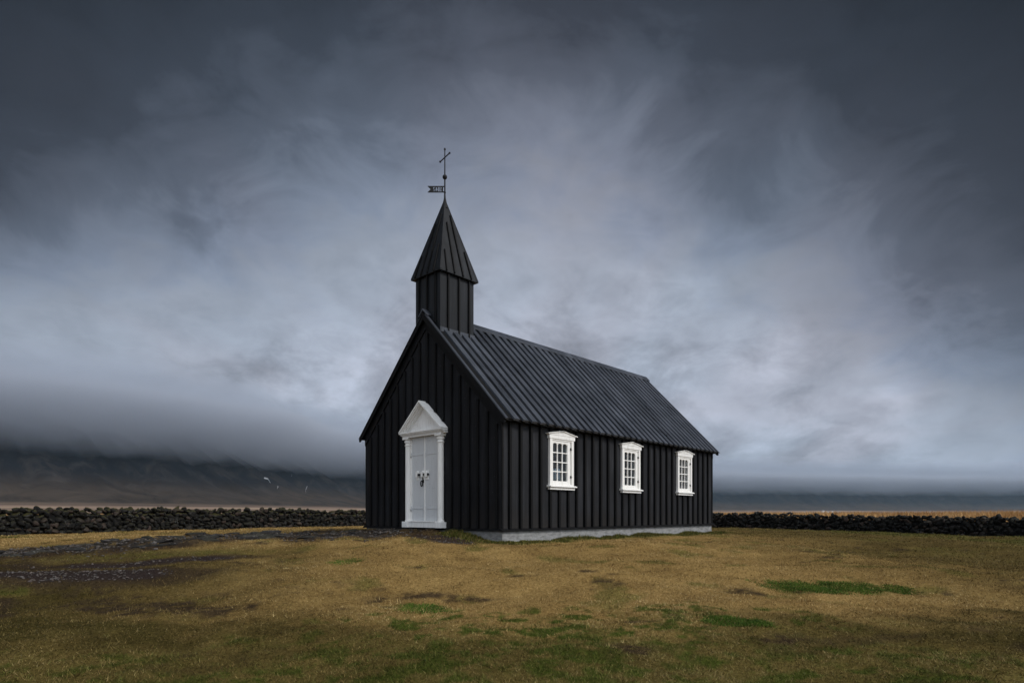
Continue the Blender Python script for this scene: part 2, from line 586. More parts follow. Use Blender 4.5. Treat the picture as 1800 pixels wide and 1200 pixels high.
def mat_glass():
    m, g, b, out = new_mat('window_glass')
    g.t.nodes.remove(b)
    tr = g.n('ShaderNodeBsdfTransparent'); tr.inputs[0].default_value = (.72, .80, .80, 1)
    gl = g.n('ShaderNodeBsdfGlossy'); gl.inputs['Roughness'].default_value = .02
    n = g.noise(objco(g), 3, 2, .5)
    bn = g.n('ShaderNodeBump'); bn.inputs['Strength'].default_value = .12; bn.inputs['Distance'].default_value = .02
    g.link(n, bn.inputs['Height']); g.link(bn.outputs[0], gl.inputs['Normal'])
    lw = g.n('ShaderNodeLayerWeight'); lw.inputs[0].default_value = .5
    fr = g.m('ADD', g.m('MULTIPLY', g.m('POWER', lw.outputs['Facing'], 3.0), .9), .10)
    mx = g.n('ShaderNodeMixShader')
    g.link(fr, mx.inputs[0])
    g.link(tr.outputs[0], mx.inputs[1]); g.link(gl.outputs[0], mx.inputs[2])
    g.link(mx.outputs[0], out.inputs[0])
    return m


def attr(g, name):
    return g.n('ShaderNodeAttribute', attribute_name=name).outputs['Fac']


def grass_colour(g, tint, green, dark):
    dry = g.ramp(tint, [(0, (.060, .036, .014)), (.3, (.205, .128, .044)), (.7, (.365, .245, .092)), (1, (.56, .42, .20))])
    grn = g.ramp(tint, [(0, (.022, .030, .005)), (.5, (.056, .076, .011)), (1, (.12, .14, .03))])
    pea = g.ramp(tint, [(0, (.016, .011, .008)), (.6, (.045, .030, .018)), (1, (.13, .088, .045))])
    c = g.mix(green, dry, grn)
    vig_turf = g.ramp(tint, [(0, (.012, .011, .003)), (.5, (.048, .039, .010)), (1, (.105, .082, .026))])  # turf tones darkened to carry the painted vignette
    c = g.mix(g.m('MULTIPLY', attr(g, 'vignette'), g.m('SUBTRACT', 1.0, g.m('MULTIPLY', green, .65))), c, vig_turf)
    return g.mix(dark, c, pea)


def mat_lawn():
    m, g, b, _ = new_mat('lawn_ground')
    geo = g.n('ShaderNodeNewGeometry').outputs['Position']
    n = g.noise(geo, 22, 6, .75)
    n2 = g.noise(geo, 1.3, 5, .6)
    # grazing distances show broader streaks
    n3 = g.noise(geo, .12, 4, .55)
    t = g.m('ADD', g.m('MULTIPLY', n, .75), g.m('MULTIPLY', n2, .35), clamp=True)
    t = g.mapr(t, .38, .78, .0, .85)
    c = grass_colour(g, t, attr(g, 'green'), attr(g, 'dark'))
    rk = g.ramp(n, [(.25, (.010, .0088, .008)), (.6, (.032, .028, .025)), (.8, (.075, .066, .058))])
    c = g.mix(attr(g, 'rock'), c, rk)
    gv = g.ramp(g.noise(geo, 45, 3, .6), [(.3, (.014, .009, .008)), (.6, (.032, .023, .020)), (.8, (.10, .088, .082))])
    c = g.mix(attr(g, 'gravel'), c, gv)
    fld = g.ramp(g.m('ADD', g.m('MULTIPLY', n3, .6), g.m('MULTIPLY', n2, .4)), [(.3, (.10, .055, .024)), (.5, (.25, .145, .065)), (.7, (.36, .235, .11))])
    c = g.mix(attr(g, 'field'), c, fld)
    g.put(b.inputs['Base Color'], c)
    b.inputs['Roughness'].default_value = .95
    b.inputs['Specular IOR Level'].default_value = .03
    bump(g, b, n, .8, .03)
    return m


def mat_blades(name='grass_blades', field=False):
    m, g, b, out = new_mat(name)
    t = attr(g, 'tint')
    if field:
        c = g.ramp(t, [(0, (.10, .05, .02)), (.3, (.27, .14, .052)), (.7, (.50, .31, .135)), (1, (.70, .52, .28))])
    else:
        c = grass_colour(g, t, attr(g, 'green'), attr(g, 'dark'))
    g.put(b.inputs['Base Color'], c)
    b.inputs['Roughness'].default_value = .7
    b.inputs['Specular IOR Level'].default_value = .06
    return m


def mat_patch():
    m, g, b, _ = new_mat('fresh_grass')
    c = g.ramp(attr(g, 'tint'), [(0, (.016, .034, .005)), (.5, (.052, .098, .012)), (1, (.14, .20, .03))])
    g.put(b.inputs['Base Color'], c)
    b.inputs['Roughness'].default_value = .6
    b.inputs['Specular IOR Level'].default_value = .1
    return m


def mat_stone(name, moss=1.0, base=(.0105, .0100, .0095)):
    m, g, b, _ = new_mat(name)
    ge = g.n('ShaderNodeNewGeometry')
    pos = ge.outputs['Position']
    t = attr(g, 'tint')
    n = g.noise(pos, 9, 6, .65); n2 = g.noise(pos, 3.1, 4, .6); n3 = g.noise(pos, 30, 4, .6)
    c = g.mix(1.0, base, g.mapr(t, 0, 1, .5, 1.55), 'MULTIPLY')
    c = g.mix(g.mapr(t, .80, .95, 0, .6), c, (.060, .042, .034))
    c = g.mix(1.0, c, g.mapr(n, .3, .7, .55, 1.5), 'MULTIPLY')
    lich = g.m('MULTIPLY', g.mapr(n2, .56, .66, 0, 1), g.mapr(n3, .5, .6, 0, 1))
    c = g.mix(g.m('MULTIPLY', lich, .55), c, (.20, .20, .185))
    sp = g.n('ShaderNodeSeparateXYZ'); g.link(ge.outputs['Normal'], sp.inputs[0])
    ms = g.m('MULTIPLY', g.mapr(g.m('ADD', sp.outputs[2], g.m('MULTIPLY', n2, .8)), .75, 1.15, 0, 1), attr(g, 'moss'))
    mc = g.ramp(n3, [(.3, (.012, .012, .004)), (.7, (.048, .043, .013))])
    c = g.mix(g.m('MULTIPLY', ms, moss, clamp=True), c, mc)
    g.put(b.inputs['Base Color'], c)
    b.inputs['Roughness'].default_value = .9
    b.inputs['Specular IOR Level'].default_value = .2
    bump(g, b, n, .9, .03)
    return m


def mat_concrete():
    m, g, b, _ = new_mat('plinth_concrete')
    co = objco(g)
    n = g.noise(mapped(g, co, (1, 1, 3)), 5, 6, .65)
    n2 = g.noise(co, 40, 3, .6)
    c = g.ramp(n, [(.3, (.12, .12, .118)), (.5, (.225, .225, .222)), (.75, (.31, .31, .305))])
    sep = g.n('ShaderNodeSeparateXYZ'); g.link(co, sep.inputs[0])
    crack = g.mapr(g.noise(mapped(g, co, (.5, .5, 9)), 3, 3, .6), .66, .70, 0, .7)
    c = g.mix(crack, c, (.10, .10, .10))
    st = g.noise(mapped(g, co, (1.5, 1.5, .5)), 2.2, 5, .65)
    c = g.mix(g.mapr(st, .54, .70, 0, .32), c, (.085, .085, .075))
    c = g.mix(1.0, c, g.mapr(n2, .3, .7, .88, 1.1), 'MULTIPLY')
    g.put(b.inputs['Base Color'], c)
    b.inputs['Roughness'].default_value = .85
    bump(g, b, g.m('ADD', n, g.m('MULTIPLY', n2, .4)), .6, .02)
    return m


def mat_mountain():
    m, g, b, _ = new_mat('mountain_slope')
    pos = g.n('ShaderNodeNewGeometry').outputs['Position']
    n = g.noise(mapped(g, pos, (.006, .006, .004)), 1.0, 7, .66, 1.2)
    n2 = g.noise(mapped(g, pos, (.0012, .0012, .0012)), 1.0, 4, .5)
    sep = g.n('ShaderNodeSeparateXYZ'); g.link(pos, sep.inputs[0])
    h = g.m('ADD', sep.outputs[2], g.m('MULTIPLY', g.m('SUBTRACT', n, .5), 160))
    h = g.m('ADD', h, g.m('MULTIPLY', g.m('SUBTRACT', n2, .5), 120))
    rock = g.ramp(n, [(.3, (.003, .0033, .0045)), (.48, (.008, .008, .0095)), (.66, (.034, .029, .026))])
    heath = g.ramp(n, [(.3, (.015, .0115, .009)), (.7, (.066, .048, .034))])
    c = g.mix(g.mapr(h, 70, 190, 0, 1, True), heath, rock)
    band = g.noise(mapped(g, pos, (.0008, .0008, .11)), 1.0, 3, .6)
    plain = g.ramp(band, [(.35, (.10, .068, .050)), (.52, (.24, .165, .118)), (.68, (.40, .30, .21))])
    c = g.mix(g.mapr(sep.outputs[2], 22, 48, 0, 1, True), plain, c)
    g.put(b.inputs['Base Color'], c)
    b.inputs['Roughness'].default_value = 1
    b.inputs['Specular IOR Level'].default_value = .05
    return m


def mat_volume(name, density, colour, aniso=0.0):
    m = bpy.data.materials.new(name)
    m.use_nodes = True
    g = NG(m.node_tree)
    out = g.n('ShaderNodeOutputMaterial')
    v = g.n('ShaderNodeVolumePrincipled')
    v.inputs['Color'].default_value = (*colour, 1)
    v.inputs['Density'].default_value = density
    v.inputs['Anisotropy'].default_value = aniso
    g.link(v.outputs[0], out.inputs['Volume'])
    return m


M = {}
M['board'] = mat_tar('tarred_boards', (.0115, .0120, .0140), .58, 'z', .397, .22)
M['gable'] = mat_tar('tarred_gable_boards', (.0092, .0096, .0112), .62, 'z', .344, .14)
M['roof'] = mat_tar('tarred_roof_boards', (.046, .051, .062), .34, 's', .34, .42, chips=False)
M['trim'] = mat_tar('tarred_trim', (.0036, .0036, .0040), .65, 'z', 9, .16, chips=False)
M['spire'] = mat_tar('tarred_spire_boards', (.0105, .0118, .0142), .50, 'z', .4, .22, chips=False)
M['white'] = mat_paint('white_paint', (.80, .785, .75), amount=.38)
M['white_old'] = mat_paint('weathered_white_paint', (.80, .79, .765), amount=.6)
M['grey_door'] = mat_paint('grey_door_paint', (.555, .565, .57), dirt=(.33, .34, .35), amount=.6)
M['iron'] = mat_plain('black_iron', (.005, .005, .006), .85, .0)
M['lead'] = mat_plain('grey_metal', (.20, .21, .22), .5, .5)
M['concrete'] = mat_concrete()
M['glass'] = mat_glass()
M['inside'] = mat_plain('interior_paint', (.22, .28, .29), .7)
M['lawn'] = mat_lawn()
M['blades'] = mat_blades()
M['field'] = mat_blades('dry_field_grass', True)
M['patch'] = mat_patch()
M['wallstone'] = mat_stone('basalt_stones')
M['slab'] = mat_stone('lava_slab_rock', .6, (.024, .0225, .0215))
M['pebble'] = mat_stone('gravel_pebbles', 0.0, (.075, .066, .060))
M['mountain'] = mat_mountain()
M['snow'] = mat_plain('old_snow', (.36, .38, .41), .6, 0, .1)
M['farm'] = mat_plain('farm_white', (.75, .75, .75), .6, 0, .1)
M['farmroof'] = mat_plain('farm_roof', (.25, .26, .28), .6, 0, .1)

# ------------------------------------------------------------------ ground sheet
def build_ground():
    rad = np.concatenate([np.geomspace(.6, 60, 430), np.geomspace(61.5, 900, 70)[0:], np.geomspace(1000, 13500, 16)])
    a_f = np.radians(np.linspace(-58, 58, 520)); a_b = np.radians(np.linspace(58, 302, 90))[1:-1]
    ang = np.concatenate([a_f, a_b])
    A, R = np.meshgrid(ang, rad)
    X = (R * np.sin(A)).ravel(); Y = (R * np.cos(A)).ravel()
    Z = ground_z(X, Y)
    nr, na = len(rad), len(ang)
    i = np.arange(nr - 1)[:, None] * na; j = np.arange(na)[None, :]; j2 = (j + 1) % na
    F = np.stack([i + j, i + j2, i + na + j2, i + na + j], -1).reshape(-1, 4)
    V = np.stack([X, Y, Z], 1)
    g, d, r, gv = masks(X, Y)
    fld = outside(X, Y)
    # close the pole
    c0 = len(V)
    V = np.vstack([V, [0, 0, float(ground_z(np.array([0.]), np.array([0.]))[0])]])
    app = lambda a: np.append(a, 0)
    me = np_mesh('ground', V, F, M['lawn'], dict(green=app(g), dark=app(d), rock=app(r), gravel=app(gv), field=app(fld), vignette=app(VIGNETTE[0])), smooth=True)
    tag(me, kind='structure')
    return me


# the wall's run (plan), left stretch, hidden corner behind the church, right stretch
def up(u, Y): return ((u - 900) / FPX * Y, Y)


WALL_RUN = [up(-500, 17.5), up(0, 25.5), up(320, 33), up(640, 45), (-4, 57), (8, 59), up(1252, 49), up(1500, 40), up(1800, 32.4), up(2250, 24)]


def wall_dist(x, y):
    d = np.full(np.shape(x), 1e9)
    for (ax, ay), (bx, by) in zip(WALL_RUN, WALL_RUN[1:]):
        ex, ey = bx - ax, by - ay
        t = np.clip(((x - ax) * ex + (y - ay) * ey) / (ex * ex + ey * ey), 0, 1)
        d = np.minimum(d, np.hypot(x - ax - t * ex, y - ay - t * ey))
    return d


def outside(x, y):
    """1 beyond the churchyard wall"""
    px = np.array([p[0] for p in WALL_RUN]); py = np.array([p[1] for p in WALL_RUN])
    ang = np.arctan2(px, py); rr = np.hypot(px, py)
    a = np.arctan2(x, y)
    lim = np.interp(a, ang, rr, left=30, right=30)
    o = sstep(-.2, .6, np.hypot(x, y) - lim)
    return o


ground = build_ground()

# ------------------------------------------------------------------ mountain range, far right farms, snow, cloud bank
FOOT = np.array([(-5200, 300), (-3400, 1300), (-1900, 2300), (-1150, 3300), (-950, 4300), (300, 6200), (2600, 8000), (5000, 8900), (7600, 9300), (10500, 8600), (12800, 6600), (13600, 4200)], float)


def foot_curve(n=420):
    t = np.linspace(0, len(FOOT) - 1, n)
    k = np.clip(t.astype(int), 0, len(FOOT) - 2); f = (t - k)[:, None]
    p = lambda i: FOOT[np.clip(i, 0, len(FOOT) - 1)]
    a, b, c, d = p(k - 1), p(k), p(k + 1), p(k + 2)
    C = .5 * ((2 * b) + (c - a) * f + (2 * a - 5 * b + 4 * c - d) * f ** 2 + (3 * b - a - 3 * c + d) * f ** 3)
    T = np.gradient(C, axis=0)
    for _ in range(3):
        pass
    k5 = np.ones(41) / 41
    T = np.stack([np.convolve(np.pad(T[:, i], 20, mode='edge'), k5, 'valid') for i in range(2)], 1)
    T /= np.linalg.norm(T, axis=1)[:, None]
    N = np.stack([-T[:, 1], T[:, 0]], 1)
    s = np.concatenate([[0], np.cumsum(np.linalg.norm(np.diff(C, axis=0), axis=1))])
    return C, N, s


FC, FN, FS = foot_curve(510)


def mtn_h(s, q):
    base = np.where(q < 0, 46 * np.clip((q + 900) / 900, 0, 1) ** 1.7, 46)
    w = 90 * (vnoise(s / 420, s * 0 + 3, 3) - .5)
    rise = 430 * sstep(-80, 900, q + w)
    gul = np.abs(vnoise(s / 190 + q * .0009, q / 900 + 7, 4) - .5) * 2
    h = base + rise - (1 - gul) ** 2 * 60 * sstep(20, 350, q) + 20 * (vnoise(s / 60, q / 80, 3) - .5) * sstep(0, 200, q)
    h = h * (1 - .75 * sstep(850, 1400, q))
    return h - 8 * sstep(-700, -900, q)


def build_mountain():
    q = np.concatenate([np.linspace(-900, -50, 30), np.linspace(-30, 900, 110), np.linspace(930, 1400, 16)])
    Q, I = np.meshgrid(q, np.arange(len(FS)))
    X = FC[I, 0] + FN[I, 0] * Q; Y = FC[I, 1] + FN[I, 1] * Q
    Z = mtn_h(FS[I], Q) - .5
    V = np.stack([X.ravel(), Y.ravel(), Z.ravel()], 1)
    nq = len(q)
    i = np.arange(len(FS) - 1)[:, None] * nq; j = np.arange(nq - 1)[None, :]
    F = np.stack([i + j, i + nq + j, i + nq + j + 1, i + j + 1], -1).reshape(-1, 4)
    o = np_mesh('mountain', V, F, M['mountain'], smooth=True)
    return tag(o, kind='structure')


build_mountain()


VAPOUR = mat_volume('cloud_bank_vapour', .0011, (.62, .67, .76))


def build_cloud(k, nsh):
    """one thin layer of the bank: a closed lens of even density that hides the tops; the layers lie one within the other, so the edge is soft"""
    sec = np.array([(900, 150), (700, 235), (540, 285), (410, 330), (300, 378), (190, 432), (95, 485), (60, 525), (180, 565), (320, 600), (450, 650), (560, 700), (640, 740), (720, 690), (850, 620), (1050, 560), (1450, 470), (1500, 120), (1200, 80)], float)
    n = 240
    ii = np.linspace(0, len(FS) - 1, n).astype(int)
    ns = len(sec)
    t = np.linspace(0, ns, ns * 4, endpoint=False)
    kk = t.astype(int); f = (t - kk)[:, None]
    a, b, c, d = sec[(kk - 1) % ns], sec[kk % ns], sec[(kk + 1) % ns], sec[(kk + 2) % ns]
    sc = .5 * ((2 * b) + (c - a) * f + (2 * a - 5 * b + 4 * c - d) * f ** 2 + (3 * b - a - 3 * c + d) * f ** 3)
    m = len(sc)
    u = k / (nsh - 1)                       # 0: the outermost, lowest layer; 1: the core
    lab = np.arange(m)[None, :] / m
    Q = np.repeat(sc[None, :, 0], n, 0); Z = np.repeat(sc[None, :, 1], n, 0)
    s = FS[ii][:, None]
    low = np.exp(-((lab - .20) / .17) ** 2); top = np.exp(-((lab - .62) / .17) ** 2)
    Z = Z + low * (-22 + 84 * u) + top * (110 - 190 * u)
    Q = Q - low * (120 - 240 * u)
    o = k * 37.7
    n1 = vnoise(s / 420 + o + 0 * Q, Z / 160 + o, 4) - .5
    n2 = vnoise(s / 230 + 9 + o + 0 * Q, Q / 300 + o, 5) - .5
    n3 = vnoise(s / 330 + 70 + o + 0 * Q, Q / 260 + 3, 4) - .5
    Q = Q - low * n1 * 200
    Z = Z + n2 * 75 * low + n3 * 190 * top
    PX = FC[ii, 0][:, None] + FN[ii, 0][:, None] * Q
    PY = FC[ii, 1][:, None] + FN[ii, 1][:, None] * Q
    V = np.stack([PX.ravel(), PY.ravel(), Z.ravel()], 1)
    i = np.arange(n - 1)[:, None] * m; j = np.arange(m)[None, :]; j2 = (j + 1) % m
    F = np.stack([i + j, i + m + j, i + m + j2, i + j2], -1).reshape(-1, 4)
    c0 = len(V); c1 = c0 + 1
    V = np.vstack([V, V[:m].mean(0), V[(n - 1) * m:n * m].mean(0)])
    jj = np.arange(0, m, 2)
    cap0 = np.stack([np.full_like(jj, c0), jj, (jj + 1) % m, (jj + 2) % m], 1)
    o1 = (n - 1) * m
    cap1 = np.stack([np.full_like(jj, c1), o1 + (jj + 2) % m, o1 + (jj + 1) % m, o1 + jj], 1)
    ob = np_mesh('cloud_bank', V, np.vstack([F, cap0, cap1]), VAPOUR, smooth=True)
    return tag(ob, 'low grey cloud bank lying along the mountain tops', 'cloud', 'cloud bank on the mountains', kind='stuff')


for k in range(6): build_cloud(k, 6)


def slope_point(u, v):
    """nearest point of the slope seen at a place of the photograph"""
    k = (u - 900) / FPX; m = -(v - HORIZON) / FPX
    best = None
    qs = np.linspace(-300, 800, 400)
    for i in range(len(FS)):
        X = FC[i, 0] + FN[i, 0] * qs; Y = FC[i, 1] + FN[i, 1] * qs
        h = mtn_h(FS[i] + 0 * qs, qs)
        ok = Y > 100
        e = np.where(ok, np.abs(X / np.where(ok, Y, 1) - k) + np.abs((h - CAM_Z) / np.where(ok, Y, 1) - m), 9)
        j = int(e.argmin())
        if best is None or e[j] < best[0] - 2e-4: best = (e[j], i, qs[j])
    return best[1], best[2]


def snow_patch(pts, width, label):
    """a tongue of old snow lying in a gully: strip draped over the slope"""
    P = [slope_point(*p) for p in pts]
    V = []; 
    n = 9
    seg = []
    for (i0, q0), (i1, q1) in zip(P, P[1:]):
        for t in np.linspace(0, 1, n, endpoint=False): seg.append((i0 + (i1 - i0) * t, q0 + (q1 - q0) * t))
    seg.append(P[-1])
    rows = []
    for kk, (i, q) in enumerate(seg):
        w = width * (.35 + .65 * math.sin(math.pi * (kk + .5) / len(seg))) * random.uniform(.6, 1.25)
        row = []
        for off in (-1, -.4, .4, 1):
            s = np.interp(i, np.arange(len(FS)), FS) + off * w
            ii = np.interp(s, FS, np.arange(len(FS)))
            c = np.array([np.interp(ii, np.arange(len(FS)), FC[:, d]) for d in (0, 1)]); nn = np.array([np.interp(ii, np.arange(len(FS)), FN[:, d]) for d in (0, 1)])
            p = c + nn * (q - 2)
            z = float(mtn_h(np.array([s]), np.array([q]))[0]) + (5 if abs(off) < .9 else .5)
            row.append((p[0], p[1], z))
        rows.append(row)
    mb = MB()
    flat = [p for r in rows for p in r]
    under = [(p[0], p[1], p[2] - 6) for p in flat]
    N = len(flat)
    fs = []
    for a in range(len(rows) - 1):
        for b in range(3):
            fs.append((a * 4 + b, a * 4 + b + 1, a * 4 + b + 5, a * 4 + b + 4))
            fs.append((N + a * 4 + b, N + a * 4 + b + 4, N + a * 4 + b + 5, N + a * 4 + b + 1))
        fs.append((a * 4, a * 4 + 4, N + a * 4 + 4, N + a * 4)); fs.append((a * 4 + 3, N + a * 4 + 3, N + a * 4 + 7, a * 4 + 7))
    fs.append((0, N, N + 1, N + 2, N + 3, 3, 2, 1)); e = (len(rows) - 1) * 4
    fs.append((e, e + 1, e + 2, e + 3, N + e + 3, N + e + 2, N + e + 1, N + e))
    mb.add(flat + under, fs)
    o = mb.build('snow_patch', M['snow'])
    return tag(o, label, 'snow patch', 'snow patches on the mountain')


snow_patch([(464, 839), (470, 842), (475, 849)], 1.7, 'largest white snow patch on the dark mountain slope, nearest the left')
snow_patch([(487, 858), (490, 860)], 1.2, 'tiny white snow fleck low on the slope between the two larger streaks')
snow_patch([(539, 855), (537.5, 860), (537, 866)], 1.1, 'thin upright white snow streak on the slope nearest the church')
snow_patch([(512, 834), (512, 839)], 0.9, 'faint short snow streak high on the slope just under the cloud')


def farm_house(u, Y, w, label):
    x = (u - 900) / FPX * Y
    z = 1.5 + (HORIZON - 900) / FPX * Y
    root = empty('farm_house', Matrix.Translation((x, Y, z)) @ Matrix.Rotation(random.uniform(-.5, .5), 4, 'Z'))
    tag(root, label, 'house', 'distant white farm buildings')
    h = w * .45
    b = MB()
    b.box(-w / 2, w / 2, -w * .3, w * .3, -4, h)
    b.prism([(-w / 2, -w * .3, h), (-w / 2, w * .3, h), (-w / 2, 0, h + w * .28)], (w, 0, 0))
    b.build('wall', M['farm'], root)
    r = MB()
    for s in (-1, 1):
        r.prism([(-w / 2 - .3, s * (w * .3 + .4), h - .35), (-w / 2 - .3, 0, h + w * .28 + .05), (-w / 2 - .3, 0, h + w * .28 + .5), (-w / 2 - .3, s * (w * .3 + .4), h + .1)], (w + .6, 0, 0))
    r.build('roof', M['farmroof'], root)
    return root


farm_house(1447, 3000, 12, 'tiny white farm house far off, leftmost of the row beyond the dry field')
farm_house(1454.5, 3050, 8, 'tiny white farm house far off, second from the left in the row')
farm_house(1463.5, 2950, 9, 'tiny white farm house far off, second from the right in the row')
farm_house(1472.5, 3000, 6.5, 'smallest far white farm house, rightmost of the row beyond the dry field')

# ------------------------------------------------------------------ dry stone wall
def ico_variants(n=9, sub=2):
    out = []
    for k in range(n):
        bm = bmesh.new()
        bmesh.ops.create_icosphere(bm, subdivisions=sub, radius=1)
        V = np.array([v.co[:] for v in bm.verts]); F = np.array([[v.index for v in f.verts] for f in bm.faces])
        bm.free()
        rs = np.random.default_rng(k + 5)
        # angular blocks: push the sphere towards a few random planes, then roughen
        for _ in range(12):
            nrm = rs.normal(size=3); nrm /= np.linalg.norm(nrm)
            dd = V @ nrm; lim = rs.uniform(.42, .8)
            V = V - np.clip(dd - lim, 0, None)[:, None] * nrm
        V = V * (1 + .34 * (vnoise(V[:, 0] * 2.3 + k * 9 + 30, V[:, 1] * 2.3 + V[:, 2] * 1.7 + 30, 3) - .5))[:, None]
        out.append((V, F))
    return out


ICO = ico_variants()
ICO1 = ico_variants(9, 1)
ICO3 = ico_variants(11, 3)


def scatter_stones(places, ico):
    """places: (pos, (sx,sy,sz), euler, tint, moss) -> V, F, tint, moss"""
    VV = []; FF = []; T = []; MS = []; off = 0
    for n, (p, sc, eu, ti, mo) in enumerate(places):
        V, F = ico[n % len(ico)]
        R = np.array(Euler(eu).to_matrix())
        W_ = (V * np.array(sc)) @ R.T + np.array(p)
        VV.append(W_); FF.append(F + off); off += len(V)
        T.append(np.full(len(V), ti)); MS.append(np.full(len(V), mo))
    return np.vstack(VV), np.vstack(FF), np.concatenate(T), np.concatenate(MS)


def build_wall():
    pts = np.array(WALL_RUN)
    seg = np.linalg.norm(np.diff(pts, axis=0), axis=1)
    cum = np.concatenate([[0], np.cumsum(seg)])
    rs = random.Random(3)
    def at(d):
        x = np.interp(d, cum, pts[:, 0]); y = np.interp(d, cum, pts[:, 1])
        x2 = np.interp(d + .3, cum, pts[:, 0]); y2 = np.interp(d + .3, cum, pts[:, 1])
        t = np.array([x2 - x, y2 - y])
        if np.linalg.norm(t) < 1e-6: t = np.array([1., 0])
        t /= np.linalg.norm(t)
        return np.array([x, y]), t
    places = []
    H = 1.06
    core_rows = []
    d = 0.0
    rowsz = [0.0, .19, .37, .55, .73, .90]
    for r, z0 in enumerate(rowsz):
        d = rs.uniform(0, .3)
        top = r == len(rowsz) - 1
        while d < cum[-1] - .4:
            w = rs.uniform(.09, .21) * (1.7 if rs.random() < .14 else 1) * (.85 if top else 1)
            h = rs.uniform(.09, .17) * (1.45 if rs.random() < .12 else 1)
            p, t = at(d + w)
            nrm = np.array([t[1], -t[0]])               # towards the churchyard
            if nrm @ (-p) < 0: nrm = -nrm
            gz = float(ground_z(p[:1], p[1:])[0])
            ang = math.atan2(t[1], t[0])
            left = 1.0 if p[0] < -3 else .25
            for side in ((1,) if not top else (1, 0, -1)):
                q = p + nrm * (.24 - .01 * r) * side + nrm * rs.uniform(-.06, .06)
                zz = gz + z0 + rs.uniform(-.08, .08) + .05 + (rs.uniform(-.07, .09) if top else 0)
                places.append(((q[0], q[1], zz), (w * 1.12, rs.uniform(.16, .24), h * 1.1), (rs.uniform(-.6, .6), rs.uniform(-.7, .7), ang + rs.uniform(-.5, .5)), rs.random(), left * (1.0 if r >= 4 else .35)))
            if not top:
                q = p - nrm * .22
                if rs.random() < .5:
                    places.append(((q[0], q[1], gz + z0 + .07), (w * 1.3, .2, h), (rs.uniform(-.3, .3), rs.uniform(-.3, .3), ang), rs.random(), left * .4))
            d += w * rs.uniform(1.55, 1.85)
    V, F, T, MS = scatter_stones(places, ICO)
    # earth and rubble packed inside
    cv = []; cf = []
    ds = np.arange(0, cum[-1], 1.0)
    for k, dd in enumerate(ds):
        p, t = at(dd); nrm = np.array([t[1], -t[0]])
        gz = float(ground_z(p[:1], p[1:])[0])
        for sgn, z in ((1, -.2), (1, .84), (-1, .84), (-1, -.2)):
            q = p + nrm * .17 * sgn
            cv.append((q[0], q[1], gz + z))
    for k in range(len(ds) - 1):
        a, b = k * 4, k * 4 + 4
        for i in range(3):
            cf.append((a + i, b + i, b + i + 1)); cf.append((a + i, b + i + 1, a + i + 1))
    cv = np.array(cv); cf = np.array(cf) + len(V)
    V = np.vstack([V, cv]); F = np.vstack([F, cf]); T = np.append(T, np.zeros(len(cv))); MS = np.append(MS, np.zeros(len(cv)))
    o = np_mesh('stone_wall', V, F, M['wallstone'], dict(tint=T, moss=MS))
    return tag(o, 'long dark basalt dry stone wall enclosing the grassy churchyard', 'wall')


build_wall()

# ------------------------------------------------------------------ the church
ROOT_X, ROOT_Y = ch2w(-CW / 2, CL / 2)
ZB = CAM_Z - .42                # underside of the boarding
root = empty('church', Matrix.Translation((ROOT_X, ROOT_Y, 0)) @ Matrix.Rotation(TH, 4, 'Z'))
tag(root, 'small black tarred wooden church with white door and steeple', 'church')
# church-local: x from -HW (left) to HW (window wall on the right); y from -HL (gable with door) to HL; z world height
HW, HL = CW / 2, CL / 2
ZT = CAM_Z + 2.46               # wall head, hidden under the eaves
SL = 1.030                     # roof slope
ZR = CAM_Z + 5.6956 - .06       # top of the roof boards at the ridge (raised boards reach 5.70)
OS, OF = .2136, .139
WIN_Y = [2.32 - HL, 5.87 - HL, 9.44 - HL]
WZ0, WZ1 = CAM_Z + .80, CAM_Z + 2.02
WHW = .46


def roof_z(x):                  # surface of the lower roof boards
    return ZR - abs(x) * SL


def side_wall(sgn):
    t = .12
    b = MB()
    ys = [-HL]
    for w in WIN_Y: ys += [w - WHW, w + WHW]
    ys.append(HL)
    xo = sgn * HW; xi = sgn * (HW - t)
    x0, x1 = min(xo, xi), max(xo, xi)
    for k, (a, c) in enumerate(zip(ys, ys[1:])):
        if k % 2 == 0:
            b.box(x0, x1, a, c, ZB, ZT)
        else:
            b.box(x0, x1, a, c, ZB, WZ0); b.box(x0, x1, a, c, WZ1, ZT)
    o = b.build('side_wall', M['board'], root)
    bt = MB()
    pitch = .3975
    k = 0
    y = -HL + .25
    while y < HL - .02:
        w = .037 + random.uniform(-.004, .004); d = .066 + random.uniform(-.006, .006)
        xa, xb = (HW, HW + d) if sgn > 0 else (-HW - d, -HW)
        xa, xb = (xa - .002, xb) if sgn > 0 else (xa, xb + .002)
        hit = [wy for wy in WIN_Y if abs(y - wy) < .56]
        if hit:
            bt.box(xa, xb, y - w, y + w, ZB + .03, CAM_Z + .655)
            bt.box(xa, xb, y - w, y + w, CAM_Z + 2.17 if abs(y - hit[0]) > .3 else CAM_Z + 2.25, ZT)
        else:
            bt.box(xa, xb, y - w, y + w, ZB + .03, ZT)
        y += pitch + random.uniform(-.008, .008)
    # corner boards
    for yy in (-HL, HL):
        s = 1 if yy > 0 else -1
        bt.box(HW - .002 if sgn > 0 else -HW - .02, HW + .02 if sgn > 0 else -HW + .002, min(yy - s * .03, yy + s * .018), max(yy - s * .03, yy + s * .018), ZB + .03, ZT)
    bt.build('batten', M['trim'], o)
    return o


